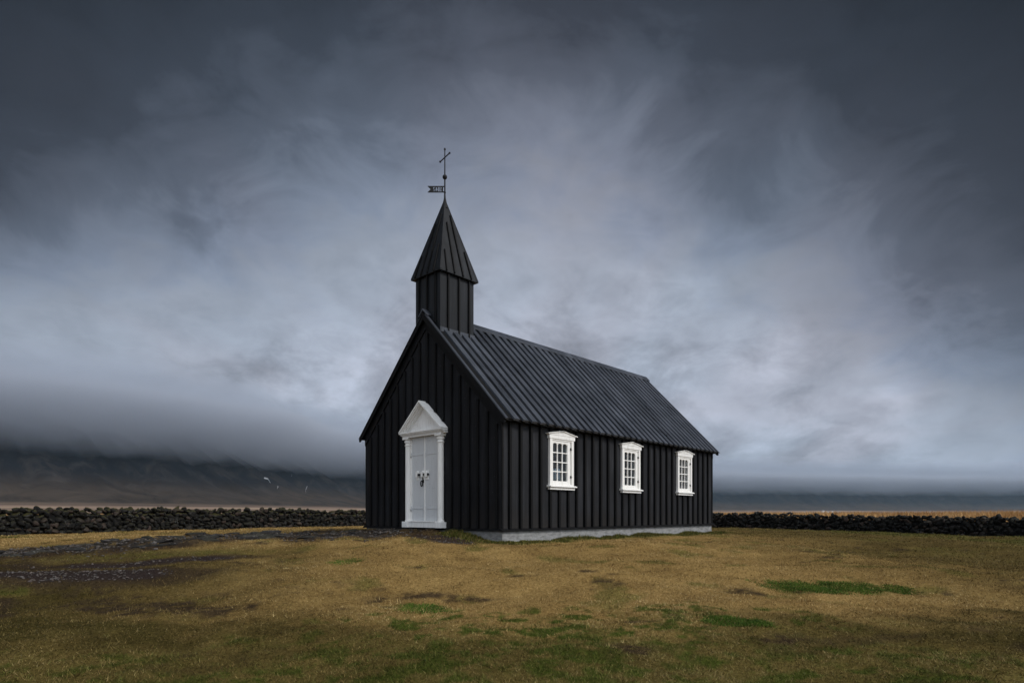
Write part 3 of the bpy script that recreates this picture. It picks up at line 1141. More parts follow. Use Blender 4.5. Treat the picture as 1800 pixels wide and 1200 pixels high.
def gable_wall(sgn):
    t = .12
    y0, y1 = (-HL, -HL + t) if sgn < 0 else (HL - t, HL)
    b = MB()
    zt = roof_z(HW) - .09
    b.prism([(-HW + .121, y0, ZB), (HW - .121, y0, ZB), (HW - .121, y0, zt + .12 * SL), (0, y0, ZR - .1), (-HW + .121, y0, zt + .12 * SL)], (0, t, 0))
    # the strips of board over the ends of the side walls
    for s in (-1, 1):
        xa, xb = sorted((s * (HW - .121), s * HW))
        b.box(xa, xb, y0 - .004 if sgn < 0 else y0 + .004, y0 + .02 if sgn < 0 else y1 + .004, ZB, ZT - .003)
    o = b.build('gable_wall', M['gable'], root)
    bt = MB()
    x = HW - .17
    while x > -HW + .05:
        w = .037 + random.uniform(-.004, .004); d = .055 + random.uniform(-.006, .006)
        ya, yb = (-HL - d, -HL + .002) if sgn < 0 else (HL - .002, HL + d)
        ztop = roof_z(x) - .50
        if sgn < 0 and abs(x) < .90:
            z0 = CAM_Z + 2.33 + max(0, (.97 - abs(x)) * .86)
            if ztop > z0: bt.box(x - w, x + w, ya, yb, z0, ztop)
        else:
            bt.box(x - w, x + w, ya, yb, ZB + .03, ztop)
        x -= .344 + random.uniform(-.008, .008)
    bt.build('batten', M['trim'], o)
    return o


for s in (1, -1): side_wall(s)
for s in (-1, 1): gable_wall(s)

# water table: the sloping drip board at the foot of the boarding
def drip():
    b = MB()
    for s in (-1, 1):
        b.prism([(s * (HW - .05), -HL - .07, ZB - .035), (s * (HW + .075), -HL - .07, ZB - .035), (s * (HW + .075), -HL - .07, ZB - .01), (s * (HW + .004), -HL - .07, ZB + .03), (s * (HW - .05), -HL - .07, ZB + .03)], (0, CL + .14, 0))
    for s in (-1, 1):
        b.prism([(-HW + .052, s * (HL - .05), ZB - .037), (-HW + .052, s * (HL + .072), ZB - .037), (-HW + .052, s * (HL + .072), ZB - .012), (-HW + .052, s * (HL + .004), ZB + .028), (-HW + .052, s * (HL - .05), ZB + .028)], (CW - .104, 0, 0))
    b.build('drip_board', M['trim'], root)


drip()

pb = MB()
pb.box(-HW + .01, HW - .01, -HL + .01, HL - .01, CAM_Z - 1.35, ZB - .036)
pb.build('plinth', M['concrete'], root, bevel=.015)

ib = MB()
ib.box(-HW + .13, HW - .13, -HL + .13, HL - .13, ZB - .02, ZB + .02)
ib.box(-HW + .13, HW - .13, -HL + .13, HL - .13, ZT + .04, ZT + .08)
for s in (-1, 1):
    ib.box(-HW + .13, HW - .13, s * (HL - .16) - .01, s * (HL - .16) + .01, ZB + .022, ZT + .038)
ib.build('interior_lining', M['inside'], root)


def roof():
    c = math.atan(SL); cs, sn = math.cos(c), math.sin(c)
    b = MB(); rbd = MB()
    L0, L1 = -HL - OF, HL + OF
    for s in (-1, 1):
        e = HW + OS
        ze = ZR - e * SL
        # lower boards, 7 cm thick
        b.prism([(0, L0, ZR), (s * e, L0, ze), (s * (e - .04 * sn), L0, ze - .04 * cs), (0, L0, ZR - .04 / cs)], (0, L1 - L0, 0))
        # raised boards with their ends a little past the eaves
        pitch = (L1 - L0 - .12) / 35
        h = .050
        for k in range(36):
            yc = L0 + .06 + k * pitch + random.uniform(-.003, .003)
            w = .045 if k in (0, 35) else .098 + random.uniform(-.002, .002)
            ex = e + .02 + random.uniform(0, .005)
            zz = ZR - ex * SL
            hh = .026 if k in (0, 35) else h + random.uniform(-.002, .002)
            x0 = .06
            rbd.prism([(s * x0, yc - w, ZR - x0 * SL - .01), (s * ex, yc - w, zz - .01), (s * (ex + hh * sn), yc - w, zz + hh * cs), (s * (x0 + hh * sn), yc - w, ZR - x0 * SL + hh * cs)], (0, 2 * w, 0))
    o = b.build('roof', M['trim'], root)  # darker than the raised boards: shade in the gaps put into the colour
    rbd.build('roof_board', M['roof'], o)
    r = MB()
    y0 = -HL + TC + TWY + .001
    for s in (-1, 1):
        wd = .17
        hz = ZR + .075
        r.prism([(0, y0, hz), (s * wd, y0, hz - wd * SL * .98), (s * wd, y0, hz - wd * SL * .98 + .035), (0, y0, hz + .04)], (0, L1 - y0 - .02, 0))
        r.prism([(0, L0 - .01, hz), (s * wd, L0 - .01, hz - wd * SL * .98), (s * wd, L0 - .01, hz - wd * SL * .98 + .035), (0, L0 - .01, hz + .04)], (0, (-HL + TC - TWY) - L0, 0))
    r.build('ridge_cap', M['roof'], o)
    for yy in (-1, 1):
        f = MB()
        for s in (-1, 1):
            e = HW + OS - .01
            ze = ZR - e * SL - .05
            ya = yy * (HL + OF - .035)
            yb = yy * (HL + OF - .005)
            f.prism([(0, min(ya, yb), ZR - .062), (s * e, min(ya, yb), ze - .012), (s * e, min(ya, yb), ze - .07), (s * (e - .06), min(ya, yb), ze - .07), (0, min(ya, yb), ZR - .19)], (0, .03, 0))
            # inner moulding against the wall
            ya, yb = sorted((yy * (HL + .002), yy * (HL + .04)))
            f.prism([(0, ya, ZR - .12), (s * (HW + .02), ya, ZR - .12 - (HW + .02) * SL), (s * (HW + .02), ya, ZR - .44 - (HW + .02) * SL), (0, ya, ZR - .44)], (0, yb - ya, 0))
        f.build('bargeboard', M['trim'], root)
    e2 = MB()
    for s in (-1, 1):
        xa, xb = sorted((s * (HW + .004), s * (HW + OS - .03)))
        zz = ZR - (HW + OS) * SL
        e2.box(xa, xb, -HL - .1, HL + .1, zz - .045, zz - .02)
    e2.build('soffit', M['trim'], root)


TC, TWX, TWY, SX, SY = .684, .542, .635, .647, .732
ZS, ZA = CAM_Z + 6.749, CAM_Z + 9.141
roof()


def steeple():
    yc = -HL + TC
    b = MB()
    zb = CAM_Z + 4.62
    b.box(-TWX, TWX, yc - TWY, yc + TWY, zb, ZS + .03)
    o = b.build('steeple', M['spire'], root)
    bt = MB()
    for y in (-.36, .04, .43):
        for s in (-1, 1):
            xa, xb = sorted((s * (TWX - .002), s * (TWX + .05)))
            bt.box(xa, xb, yc + y - .024, yc + y + .024, zb + .35, ZS + .01)
    for x in (-.36, .0, .36):
        for s in (-1, 1):
            ya, yb = sorted((yc + s * (TWY - .002), yc + s * (TWY + .05)))
            bt.box(x - .026, x + .026, ya, yb, zb + .7, ZS + .01)
    bt.build('batten', M['trim'], o)
    # flashing strip where the tower meets the roof
    fl = MB()
    for s in (-1, 1):
        xa, xb = sorted((s * (TWX + .001), s * (TWX + .03)))
        z0 = roof_z(TWX)
        fl.box(xa, xb, yc - TWY - .02, yc + TWY + .02, z0 - .03, z0 + .10)
    fl.build('flashing', M['roof'], o)
    sp = MB()
    # spire: square pyramid, hollow eaves thickness
    base = [(-SX, yc - SY, ZS), (SX, yc - SY, ZS), (SX, yc + SY, ZS), (-SX, yc + SY, ZS)]
    under = [(x, y, z - .035) for x, y, z in base]
    sp.add(under + base + [(0, yc, ZA)], [(3, 2, 1, 0), (0, 1, 5, 4), (1, 2, 6, 5), (2, 3, 7, 6), (3, 0, 4, 7), (4, 5, 8), (5, 6, 8), (6, 7, 8), (7, 4, 8)])
    s_o = sp.build('spire', M['spire'], root)
    rb = MB(); hp = MB()
    apex = Vector((0, yc, ZA))
    for k in range(4):
        a = Vector(base[k]); c = Vector(base[(k + 1) % 4])
        e = (c - a).normalized()
        nrm = (c - a).cross(apex - a).normalized()
        L = (c - a).length
        for fpos, topf in ((.16, .27), (.36, .66), (.58, .78), (.80, .34)):
            pb_ = a.lerp(c, fpos) - nrm * .004
            slope = (apex - (a + c) / 2)
            # ribs run straight up the slope, stopping at a square end before the hip
            mx = min(fpos, 1 - fpos) * 2
            tl = min(topf, mx - .06)
            if tl < .08: continue
            # lean a little towards the apex, as the boards do
            dirv = (slope * .45 + (apex - pb_) * .55)
            w = e * .019
            q = [pb_ - w - slope * .008, pb_ + w - slope * .008, pb_ + w * .9 + dirv * topf, pb_ - w * .9 + dirv * topf]
            rb.prism(q, nrm * .045)
        # hip boards along each edge (their own mesh below)
        for fr, sg in ((a, 1), (c, -1)):
            w = e * sg
            q = [fr - nrm * .003, fr + w * .07 - nrm * .003, apex + w * .006 - nrm * .003 - (apex - fr) * .01, apex - nrm * .003 - (apex - fr) * .01]
            hp.prism(q, nrm * .010)
    rb.build('rib', M['trim'], s_o)
    hp.build('hip_board', M['spire'], s_o)
    cp = MB()
    cp.lathe([(.105, -.30), (.075, -.20), (.045, -.07), (.028, .02), (.022, .14)], 10, Matrix.Translation((0, yc, ZA)))
    cp.build('spire_cap', M['iron'], s_o)
    return s_o, yc


spire_o, TYC = steeple()

# ---- weather vane and cross, on the spire's pole
def vane():
    z = lambda rel: CAM_Z + rel
    Rw = Matrix.Rotation(-TH, 4, 'Z')       # turns world directions into church ones
    T = Matrix.Translation((0, TYC, 0))
    pole = MB()
    pole.lathe([(.026, z(9.1)), (.022, z(9.3)), (.032, z(9.305)), (.032, z(9.33)), (.022, z(9.335)), (.021, z(9.75)), (.017, z(10.0)), (.015, z(10.55)), (.028, z(10.555)), (.030, z(10.58)), (.016, z(10.605))], 10, T)
    po = pole.build('vane_pole', M['iron'], root)
    bl = MB()
    bl.lathe([(.003, z(9.765 - .068))] + [(.068 * math.sin(math.pi * k / 12), z(9.765) - .068 * math.cos(math.pi * k / 12)) for k in range(1, 12)] + [(.003, z(9.765 + .068))], 16, T)
    bl.build('ball', M['iron'], po, smooth=True)
    cr = MB()
    d = Vector((.29, -.40, 0)) * .55
    d = Rw @ d
    c0 = Vector((0, TYC, z(10.335)))
    cr.bar(c0 - d, c0 + d, .016)
    for s in (-1, 1):
        p = c0 + d * s
        cr.lathe([(.004, -.03), (.026, -.018), (.030, 0), (.026, .018), (.004, .03)], 8, Matrix.Translation(p))
    cr.build('cross_bar', M['iron'], po)
    # swallow-tailed flag with the year cut through it, seen from its back
    fl = MB()
    g = {'1': ['.1.', '11.', '.1.', '.1.', '.1.', '.1.', '111'], '8': ['111', '1.1', '1.1', '111', '1.1', '1.1', '111'], '4': ['..1.', '.11.', '.11.', '1.1.', '1111', '..1.', '..1.'], '7': ['111', '..1', '..1', '.1.', '.1.', '.1.', '.1.']}
    bits = ['' for _ in range(7)]
    for chh in '1847':
        for r in range(7): bits[r] += '.' + g[chh][r]
    bits = [r + '.' for r in bits]
    ncol = len(bits[0]); cs = .272 / ncol
    h = .192; zc = z(9.41); bord = .034
    cell = (h - 2 * bord) / 7
    # run outward along -X (world) from the pole
    def bx(a, b_, z0, z1):
        fl.box(-b_, -a, -.004, .004, z0, z1, T @ Rw)
    bx(.012, .33 + .02, zc + h / 2 - bord, zc + h / 2); bx(.012, .33 + .02, zc - h / 2, zc - h / 2 + bord)
    bx(.028 + .022, .028 + .05, zc - h / 2 + bord, zc + h / 2 - bord)
    x0 = .05 + .028 - .028 + .0
    for r in range(7):
        zt = zc + h / 2 - bord - r * cell
        c = 0
        while c < ncol:
            if bits[r][c] == '.':
                e = c
                while e < ncol and bits[r][e] == '.': e += 1
                bx(.078 + c * cs, .078 + e * cs, zt - cell, zt)
                c = e
            else: c += 1
    # tail
    xa = .35
    for s in (-1, 1):
        fl.prism([(-xa, -.004, zc), (-xa, -.004, zc + s * h / 2), (-.50, -.004, zc + s * h / 2), (-.50, -.004, zc + s * (h / 2 - .012)), (-.415, -.004, zc)], (0, .008, 0), T @ Rw)
    fl.box(-.366, -.355, -.0035, .0035, zc - h / 2 + .001, zc + h / 2 - .001, T @ Rw)
    fl.build('vane_flag', M['iron'], po)


vane()

# ---- windows
def pane_outline(y0, y1, z0, z1, arch):
    if not arch: return [(y0, z0), (y1, z0), (y1, z1), (y0, z1)]
    pts = [(y0, z0), (y1, z0)]
    w = (y1 - y0) / 2; c = (y0 + y1) / 2
    pts += [(y1, z1 - .05), (y1 - .02, z1 - .028)]
    for k in range(7):
        a = math.pi * (.14 + .72 * k / 6)
        pts.append((c + math.cos(a) * w * .72, z1 - .028 + math.sin(a) * .028))
    pts += [(y0 + .02, z1 - .028), (y0, z1 - .05)]
    return pts


def make_window(yc, sgn):
    Mx = Matrix.Identity(4) if sgn > 0 else Matrix.Rotation(math.pi, 4, 'Z')
    T = Matrix.Translation((0, yc, 0)) @ Mx if sgn > 0 else Matrix.Translation((0, yc, 0)) @ Mx
    z = lambda r: CAM_Z + r
    f = MB()
    X0 = HW - .05
    X1 = HW + .075
    f.box(X0, X1, -.53, -.43, z(.768), z(2.034), T); f.box(X0, X1, .425, .525, z(.768), z(2.034), T)
    f.box(X0, X1 - .012, -.43, .425, z(1.99), z(2.034), T)
    f.box(X0, X1 - .012, -.43, .425, z(.768), z(.80), T)
    fo = f.build('window', M['white'], root, bevel=.004)
    c = MB()
    c.box(X0, X1 + .012, -.565, .565, z(2.035), z(2.135), T)
    c.prism([(X0, -.60, z(2.136)), (X0, .60, z(2.136)), (X0, .60, z(2.15)), (X0, 0, z(2.248)), (X0, -.60, z(2.15))], (X1 + .02 - X0, 0, 0), T)
    for s in (-1, 1):
        c.prism([(X0, s * .645, z(2.147)), (X0, 0, z(2.250)), (X0, 0, z(2.272)), (X0, s * .645, z(2.167))], (X1 + .05 - X0, 0, 0), T)
    c.build('cornice', M['white_old'], fo)
    s_ = MB()
    s_.prism([(X0, -.59, z(.705)), (X1 + .07, -.59, z(.715)), (X1 + .07, -.59, z(.742)), (X1, -.59, z(.767)), (X0, -.59, z(.767))], (0, 1.18, 0), T)
    s_.box(X0, X1 + .02, -.545, .545, z(.645), z(.704), T)
    s_.build('sill', M['white_old'], fo, bevel=.003)
    # casement with twelve lights
    gy0, gy1, gz0, gz1 = -.372, .270, .885, 1.925
    sa = MB()
    XS0, XS1 = HW - .02, HW + .045
    sa.box(XS0, XS1, -.428, gy0, z(.803), z(1.988), T); sa.box(XS0, XS1, gy1, .392, z(.803), z(1.988), T)
    sa.box(XS0, XS1 - .002, gy0, gy1, z(.803), z(gz0), T); sa.box(XS0, XS1 - .002, gy0, gy1, z(gz1), z(1.988), T)
    sa.box(XS0, XS1 - .02, .3925, .4245, z(.803), z(1.988), T)
    pw = (gy1 - gy0) / 3; ph = (gz1 - gz0) / 4
    mu = .013
    for k in (1, 2): sa.box(XS0 + .02, XS1 - .012, gy0 + k * pw - mu, gy0 + k * pw + mu, z(gz0), z(gz1), T)
    for k in (1, 2, 3): sa.box(XS0 + .022, XS1 - .014, gy0, gy1, z(gz0 + k * ph) - mu, z(gz0 + k * ph) + mu, T)
    # scalloped heads in the top row
    for k in range(3):
        a, b_ = gy0 + k * pw, gy0 + (k + 1) * pw
        pts = []
        c_ = (a + b_) / 2; w = (b_ - a) / 2
        zt = z(gz1)
        arch = [(a, zt), (a, zt - .036), (a + .024, zt - .027)] + [(c_ - math.cos(math.pi * (.12 + .76 * i / 6)) * w * .66, zt - .027 + math.sin(math.pi * (.12 + .76 * i / 6)) * .022) for i in range(7)] + [(b_ - .024, zt - .027), (b_, zt - .036), (b_, zt)]
        n = len(arch)
        top = zt + .0
        for (p0, q0), (p1, q1) in zip(arch[1:-1], arch[2:-1]):
            sa.prism([(XS0 + .024, p0, q0), (XS0 + .024, p1, q1), (XS0 + .024, p1, top), (XS0 + .024, p0, top)], (.03, 0, 0), T)
    sa.build('sash', M['white'], fo)
    gl = MB()
    xg = XS0 + .018
    vs = [T @ Vector((xg, gy0, z(gz0))), T @ Vector((xg, gy1, z(gz0))), T @ Vector((xg, gy1, z(gz1))), T @ Vector((xg, gy0, z(gz1)))]
    gl.add(vs, [(0, 1, 2, 3)])
    gl.build('pane', M['glass'], fo, recalc=False)
    for hz in (.98, 1.76):
        hb = MB()
        hb.box(XS1 - .004, X1 + .008, .385, .40, z(hz), z(hz + .07), T); hb.box(X1 - .002, X1 + .007, .40, .445, z(hz + .02), z(hz + .032), T)
        hb.build('hinge', M['iron'], fo)
    return fo


for sg in (1, -1):
    for wy in WIN_Y: make_window(wy if True else 0, sg)

# ---- the door and its classical surround
def door():
    z = lambda r: CAM_Z + r
    Y = -HL
    D = MB()
    xc = 0.0
    # frame backing
    D.box(-.66, .66, Y - .03, Y - .003, z(-.235), z(2.20))
    D.box(-.655, -.575, Y - .065, Y - .031, z(-.235), z(2.16)); D.box(.575, .655, Y - .065, Y - .031, z(-.235), z(2.16))
    ds = D.build('door_surround', M['white_old'], root)
    for s in (-1, 1):
        c = MB()
        T = Matrix.Translation((s * .715, Y - .085, 0))
        prof = [(.10, z(-.24)), (.10, z(-.20)), (.088, z(-.19)), (.086, z(1.93)), (.105, z(1.935)), (.108, z(1.965)), (.088, z(1.97)), (.088, z(2.02)), (.112, z(2.03)), (.118, z(2.075)), (.092, z(2.08)), (.094, z(2.115))]
        c.lathe(prof, 20, T)
        c.box(s * .715 - .125, s * .715 + .125, Y - .21, Y - .004, z(2.116), z(2.165))
        c.build('column', M['white'], ds, smooth=False)
        b = MB()
        b.box(s * .735 - .125, s * .735 + .125, Y - .215, Y - .004, z(-.405), z(-.241))
        b.build('column_base', M['white_old'], ds, bevel=.006)
    th = MB()
    th.box(-.608, .608, Y - .17, Y - .004, z(-.40), z(-.245))
    th.prism([(-.608, Y - .19, z(-.244)), (-.608, Y - .03, z(-.244)), (-.608, Y - .03, z(-.212)), (-.608, Y - .19, z(-.228))], (1.216, 0, 0))
    th.build('threshold', M['white_old'], ds)
    p = MB()
    # entablature, stepped
    p.box(-.86, .86, Y - .19, Y - .004, z(2.166), z(2.215))
    p.box(-.88, .88, Y - .215, Y - .004, z(2.216), z(2.245))
    p.box(-.905, .905, Y - .25, Y - .004, z(2.246), z(2.275))
    p.box(-.925, .925, Y - .275, Y - .004, z(2.276), z(2.305))
    # tympanum, set back
    p.prism([(-.82, Y - .055, z(2.306)), (.82, Y - .055, z(2.306)), (0, Y - .055, z(3.03))], (0, .05, 0))
    # raking cornices
    ap = 3.15
    for s in (-1, 1):
        zl = (ap - 2.318) / .940
        def rake(d0, t0, t1, extra=0):
            p.prism([(s * .940, Y - d0, z(2.318 - t0)), (0, Y - d0, z(ap - t0)), (0, Y - d0, z(ap - t1)), (s * (.940 - (t1 - t0) / zl), Y - d0, z(2.318 - t0))], (0, d0 - .004, 0))
        rake(.285, 0, .045); rake(.255, .046, .085); rake(.20, .086, .125); rake(.15, .126, .165)
    p.build('pediment', M['white_old'], ds)
    for s in (-1, 1):
        l = MB()
        xa, xb = sorted((s * .012, s * .574))
        l.box(xa, xb, Y - .05, Y - .031, z(-.21), z(2.165))
        lo = l.build('door_leaf', M['grey_door'], root)
        # planks: shallow vertical grooves read as cover strips
        for hz in (.14, 1.67):
            h = MB()
            xa, xb = sorted((s * .10, s * .60))
            h.box(xa, xb, Y - .062, Y - .0505, z(hz - .022), z(hz + .022))
            h.lathe([(.016, z(hz - .06)), (.016, z(hz + .06))], 8, Matrix.Translation((s * .585, Y - .072, 0)))
            h.build('hinge_strap', M['grey_door'], lo)
            k = MB()
            k.box(s * .60 - .02, s * .60 + .02, Y - .08, Y - .063, z(hz - .075), z(hz - .03))
            k.build('hinge_pin', M['iron'], lo)
    b = MB()
    b.lathe([(.017, z(-.205)), (.017, z(2.165))], 10, Matrix.Translation((0, Y - .055, 0)))
    b.build('cover_bead', M['white'], ds)
    # bolt across the leaves and the ring handle
    lk = MB()
    for x0, x1 in ((-.35, -.27), (-.12, -.03), (.05, .15)):
        lk.box(x0, x1, Y - .12, Y - .051, z(1.02), z(1.17))
        lk.box(x0 - .02, x1 + .02, Y - .066, Y - .0505, z(.940), z(1.205))
    lo = lk.build('door_bolt', M['white'], root, bevel=.008)
    br = MB()
    br.box(-.33, .20, Y - .105, Y - .075, z(1.06), z(1.12))
    br.build('bolt_bar', M['iron'], lo)
    hd = MB()
    c = Vector((-.11, Y - .085, z(.84)))
    pts = [c + Vector((.045 * math.cos(a), 0, .075 * math.sin(a))) for a in np.linspace(0, 2 * math.pi, 15)]
    for a, b2 in zip(pts, pts[1:]): hd.bar(a, b2, .014)
    hd.box(-.09, -.045, Y - .08, Y - .051, z(.86), z(1.0))
    hd.build('door_handle', M['iron'], root)


door()

# ------------------------------------------------------------------ lava slabs, gravel, plants, grass
def slabs():
    rs = random.Random(21)
    segs = list(zip(PATH[1:], PATH[2:]))
    lens = [math.hypot(b[0] - a[0], b[1] - a[1]) for a, b in segs]
    n = 0
    looks = ['flat', 'cracked', 'low', 'broad', 'rough', 'uneven']
    for (a, b), L in zip(segs, lens):
        t = 0
        dx, dy = (b[0] - a[0]) / L, (b[1] - a[1]) / L
        while t < L:
            for side in (-1, -.5, 0, .5, 1):
                if rs.random() < .30: continue
                off = side * .95 + rs.uniform(-.2, .2)
                x = a[0] + dx * t - dy * off + rs.uniform(-.25, .25); y = a[1] + dy * t + dx * off
                if x < -16: continue
                sx = rs.uniform(.18, .52); sy = rs.uniform(.14, .30); sz = rs.uniform(.05, .12)
                V, F = ICO3[n % len(ICO3)]
                Vv = V * (sx, sy, sz)
                Vv[:, 2] *= np.where(Vv[:, 2] > 0, .8, 1)
                e = Euler((rs.uniform(-.08, .08), rs.uniform(-.08, .08), math.atan2(dy, dx) + rs.uniform(-.4, .4)))
                Vv = Vv @ np.array(e.to_matrix()).T
                gz = float(ground_z(np.array([x]), np.array([y]))[0])
                o = np_mesh('lava_rock', Vv, F, M['slab'], dict(tint=np.full(len(Vv), rs.random() * .8), moss=np.full(len(Vv), rs.random() ** 2)))
                o.location = (x, y, gz + .0)
                tag(o, 'flat dark lava slab half sunk in the path to the church door', 'rock', 'lava slabs of the path', kind='thing')
                n += 1
            t += rs.uniform(.55, .85)
    return n


slabs()


def blades(n, xs, ys, length, width, lean, tint, z=None):
    """n single-face leaves rooted at xs, ys"""
    z0 = ground_z(xs, ys) if z is None else z
    a = RNG.uniform(0, 2 * math.pi, n)
    l = length * RNG.uniform(.55, 1.3, n)
    le = np.clip(RNG.normal(lean, .28, n), .05, 1.45)       # from upright
    hx = np.sin(le) * np.cos(a); hy = np.sin(le) * np.sin(a); hz = np.cos(le)
    b = RNG.uniform(0, 2 * math.pi, n)
    wx = np.cos(b) * width; wy = np.sin(b) * width
    P0 = np.stack([xs - wx, ys - wy, z0 - .006], 1); P1 = np.stack([xs + wx, ys + wy, z0 - .006], 1)
    P2 = np.stack([xs + hx * l, ys + hy * l, z0 + hz * l], 1)
    V = np.stack([P0, P1, P2], 1).reshape(-1, 3)
    F = np.arange(3 * n).reshape(-1, 3)
    return V, F, np.repeat(tint, 3)


def in_church(x, y, m=.0):
    sx = (x - CX0) * ct + (y - CY0) * st; sy = -(x - CX0) * st + (y - CY0) * ct
    return (sx > -CW - m) & (sx < m) & (sy > -m) & (sy < CL + m)


def lawn_grass():
    n = 900000
    u = RNG.random(n)
    r = 3.4 * (48 / 3.4) ** u
    a = RNG.uniform(-.92, .92, n)
    x = r * np.sin(a); y = r * np.cos(a)
    ok = ~in_church(x, y, .02) & (outside(x, y) < .3) & (wall_dist(x, y) > .3)
    g, d, rk, gv = masks(x, y); vig = VIGNETTE[0]
    ok &= RNG.random(n) > np.clip(rk * .72 + gv * .9 + d * .35, 0, .97)
    x, y, r, g, d, vig = x[ok], y[ok], r[ok], g[ok], d[ok], vig[ok]
    n = len(x)
    clump = vnoise(x * 7, y * 7, 2)
    L = (.016 + .018 * clump) * (1 + r / 30) * (1 + .5 * g)
    wd = .0016 + .00042 * r
    tint = np.clip(RNG.beta(1.3, 1.5, n) * .85 + (vnoise(x * .6, y * .6 + 5, 4) - .5) * .75 + (vnoise(x * 3.3 + 7, y * 4.5, 3) - .5) * .45 + .10, 0, 1)
    gg = np.clip(g + RNG.normal(0, .22, n), 0, 1) * (RNG.random(n) < .35 + .65 * np.clip(g * 1.4, 0, 1))
    dd = np.clip(d + RNG.normal(0, .2, n), 0, 1)
    V, F, T = blades(n, x, y, L, wd, 1.18, tint)
    o = np_mesh('lawn_grass', V, F, M['blades'], dict(tint=T, green=np.repeat(gg, 3), dark=np.repeat(dd, 3), vignette=np.repeat(np.clip(vig + RNG.normal(0, .15, n) * (vig > .02), 0, 1), 3)))
    tag(o, 'short mown grass of the churchyard, mostly dry and tan', 'grass', kind='stuff')


lawn_grass()


def straw_tufts():
    """taller straws and matted tussocks that break the mown surface"""
    nt = 520
    u = RNG.random(nt); r = 4.2 * (26 / 4.2) ** u; a = RNG.uniform(-.80, .80, nt)
    tx = r * np.sin(a); ty = r * np.cos(a)
    g, d, rk, gv = masks(tx, ty)
    ok = ~in_church(tx, ty, .25) & (outside(tx, ty) < .1) & (wall_dist(tx, ty) > .6) & (rk < .3) & (vnoise(tx * .5 + 20, ty * .5, 3) > .42)
    tx, ty, g, d, vig = tx[ok], ty[ok], g[ok], d[ok], VIGNETTE[0][ok]
    per = RNG.integers(10, 46, len(tx))
    idx = np.repeat(np.arange(len(tx)), per)
    n = len(idx)
    sp = RNG.uniform(.03, .16, len(tx))[idx]
    x = tx[idx] + RNG.normal(0, 1, n) * sp * 1.5; y = ty[idx] + RNG.normal(0, 1, n) * sp
    tint = np.clip(RNG.beta(2, 2, n) * .8 + RNG.normal(0, .16, len(tx))[idx], 0, .9)
    V, F, T = blades(n, x, y, RNG.uniform(.035, .085, len(tx))[idx], .0014 + .00028 * np.hypot(x, y), .8, tint)
    o = np_mesh('straw', V, F, M['blades'], dict(tint=T, green=np.repeat(g[idx], 3), dark=np.repeat(d[idx] * .5, 3), vignette=np.repeat(vig[idx] * .8, 3)))
    tag(o, 'taller dry straw and tussocks standing out of the mown grass', 'straw', kind='stuff')


straw_tufts()


def grass_patch(u, v, du, dv, n, label, rot=0.0, h=.026):
    cx, cy = pix2ground(u, v)
    x1, _ = pix2ground(u + du, v)
    _, ya = pix2ground(u, v - dv); _, yb = pix2ground(u, v + dv)
    rx = abs(x1 - cx); ry = abs(ya - yb) / 2
    cy = (ya + yb) / 2
    X = RNG.uniform(-1.3, 1.3, n * 2); Y = RNG.uniform(-1.3, 1.3, n * 2)
    e = np.hypot(X, Y)
    px = cx + X * rx; py = cy + Y * ry + X * rx * rot
    nz = vnoise(px * 3.1 + 31, py * 3.1, 4) - .5
    ok = (e + nz * 1.5 + RNG.normal(0, .20, n * 2) < .92) & (RNG.random(n * 2) < np.clip(1.6 - e * .8 + nz, 0, 1))
    px, py = px[ok], py[ok]
    m = len(px)
    r = np.hypot(px, py)
    tint = np.clip(RNG.beta(2, 2, m) + (vnoise(px * 3, py * 3, 2) - .5) * .5, 0, 1)
    V, F, T = blades(m, px, py, h * (.7 + .8 * vnoise(px * 5, py * 5, 2)), .0022 + .00035 * r, .95, tint)
    o = np_mesh('grass_patch', V, F, M['patch'], dict(tint=T))
    return tag(o, label, 'grass patch', 'green grass patches on the dry lawn')


grass_patch(1430, 1030, 100, 10, 26000, 'largest bright green grass patch, on the dry lawn right of the church')
grass_patch(1553, 1033, 58, 6, 6500, 'thin green grass patch trailing right from the largest one')
grass_patch(744, 1068, 42, 8, 9500, 'small oval green grass patch in front of the church door side')
grass_patch(1292, 1093, 62, 9, 14000, 'slanting green grass patch below the right end of the church', rot=-.25)
grass_patch(612, 986, 22, 5, 1800, 'faint little green grass patch nearest the church on the lawn')


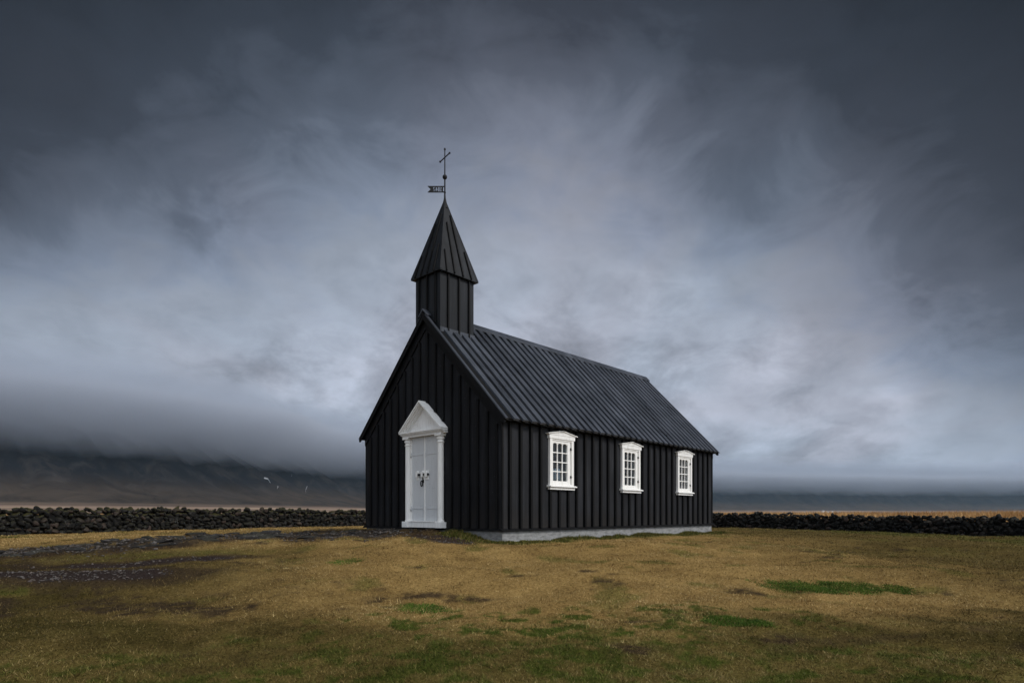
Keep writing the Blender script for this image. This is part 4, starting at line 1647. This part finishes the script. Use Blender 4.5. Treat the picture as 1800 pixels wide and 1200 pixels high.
def gravel():
    rs = random.Random(5)
    places = []
    tries = 0
    while len(places) < 3600 and tries < 60000:
        tries += 1
        if rs.random() < .45:
            k = rs.randrange(len(PATH) - 1); (ax, ay), (bx_, by_) = PATH[k], PATH[k + 1]; t = rs.random()
            x = ax + (bx_ - ax) * t + rs.gauss(0, .3); y = ay + (by_ - ay) * t + rs.gauss(0, .75)
            if x < -15 or bool(in_church(np.array([x]), np.array([y]), .02)[0]): continue
            s = rs.uniform(.014, .045) * (1.6 if rs.random() < .12 else 1)
            z = float(ground_z(np.array([x]), np.array([y]))[0])
            places.append(((x, y, z + s * .2), (s * rs.uniform(1, 1.6), s * rs.uniform(.8, 1.2), s * .6), (rs.uniform(-.3, .3), rs.uniform(-.3, .3), rs.uniform(0, 6)), rs.random() ** 1.3 * .8, 0))
            continue
        if rs.random() < .72:
            c = GRAVEL_C if rs.random() < .65 else GRAVEL_B
            x = c[0] + rs.uniform(-2.8, 2.8); y = c[1] + rs.uniform(-1.2, 1.2)
        else:
            x = PLINTH_G[0] + rs.uniform(-2.2, 2.2); y = PLINTH_G[1] + rs.uniform(-1.4, 1.2)
        if bool(in_church(np.array([x]), np.array([y]), .02)[0]): continue
        gvv = masks(np.array([x]), np.array([y]))[3][0]
        if rs.random() > gvv: continue
        s = rs.uniform(.010, .028) * (1.7 if rs.random() < .1 else 1)
        z = float(ground_z(np.array([x]), np.array([y]))[0])
        places.append(((x, y, z + s * .2), (s * rs.uniform(1, 1.6), s * rs.uniform(.8, 1.2), s * .6), (rs.uniform(-.3, .3), rs.uniform(-.3, .3), rs.uniform(0, 6)), rs.random() ** .8, 0))
    V, F, T, MS = scatter_stones(places, ICO1)
    o = np_mesh('gravel', V, F, M['pebble'], dict(tint=T, moss=MS))
    tag(o, 'loose pale gravel beside the path and at the church corner', 'gravel', kind='stuff')


gravel()


def weeds():
    """low leafy weeds and clover along the foot of the plinth"""
    n = 26000
    sy = RNG.uniform(-.3, CL + .8, n); sx = .02 + np.abs(RNG.normal(0, .26, n))
    m2 = 2600
    sy = np.concatenate([sy, -.05 - np.abs(RNG.normal(0, .32, m2))]); sx = np.concatenate([sx, RNG.uniform(-1.9, .2, m2)])
    x = CX0 + ct * sx - st * sy; y = CY0 + st * sx + ct * sy
    k = vnoise(x * 1.4 + 8, y * 1.4, 3)
    ok = (k > .40) & ~in_church(x, y, .01)
    x, y, k = x[ok], y[ok], k[ok]
    n = len(x)
    tint = np.clip(RNG.beta(2, 2.4, n) * .9, 0, 1)
    V, F, T = blades(n, x, y, .05 + .24 * np.clip(k - .40, 0, 1) * np.exp(-np.maximum(np.abs(0), 0)), .011, .75, tint)
    gg = np.clip(RNG.normal(.85, .25, n), 0, 1); dd = np.clip(RNG.normal(.15, .25, n), 0, 1)
    o = np_mesh('weeds', V, F, M['blades'], dict(tint=T, green=np.repeat(gg, 3), dark=np.repeat(dd, 3)))
    tag(o, 'low green weeds along the foot of the church plinth', 'weeds', kind='stuff')


weeds()


def field_grass():
    """tall dry grass beyond the wall on the right"""
    n = 330000
    a = RNG.uniform(-.75, .95, n)
    r = 36 + 190 * RNG.random(n) ** 1.6
    x = r * np.sin(a); y = r * np.cos(a)
    ok = (outside(x, y) > .9) & (wall_dist(x, y) > .9)
    k = vnoise(x * .09 + 4, y * .09, 3)
    ok &= RNG.random(n) < np.clip((k - .25) * 2.2, .12, 1) * np.where(x > 0, 1, .25)
    x, y, r, k = x[ok], y[ok], r[ok], k[ok]
    n = len(x)
    tint = np.clip(RNG.beta(2, 2, n) * .6 + (vnoise(x * .12 + 50, y * .12, 3) - .5) * 1.1 + .25, 0, 1)
    L = np.where(x > 0, .30 + .35 * k, .22)
    V, F, T = blades(n, x, y, L, .006 + .00022 * r, .55, tint)
    o = np_mesh('field_grass', V, F, M['field'], dict(tint=T))
    tag(o, 'tall golden dry grass in the field beyond the stone wall', 'grass', kind='stuff')


field_grass()

# ------------------------------------------------------------------ the air
def haze():
    b = MB()
    b.box(-15500, 15500, -15500, 15500, -2.5, 1000)
    o = b.build('haze', mat_volume('haze_air', 1.6e-5, (.52, .76, 1.0)))
    tag(o, 'thin blue grey haze in the air', 'haze', kind='stuff')


haze()
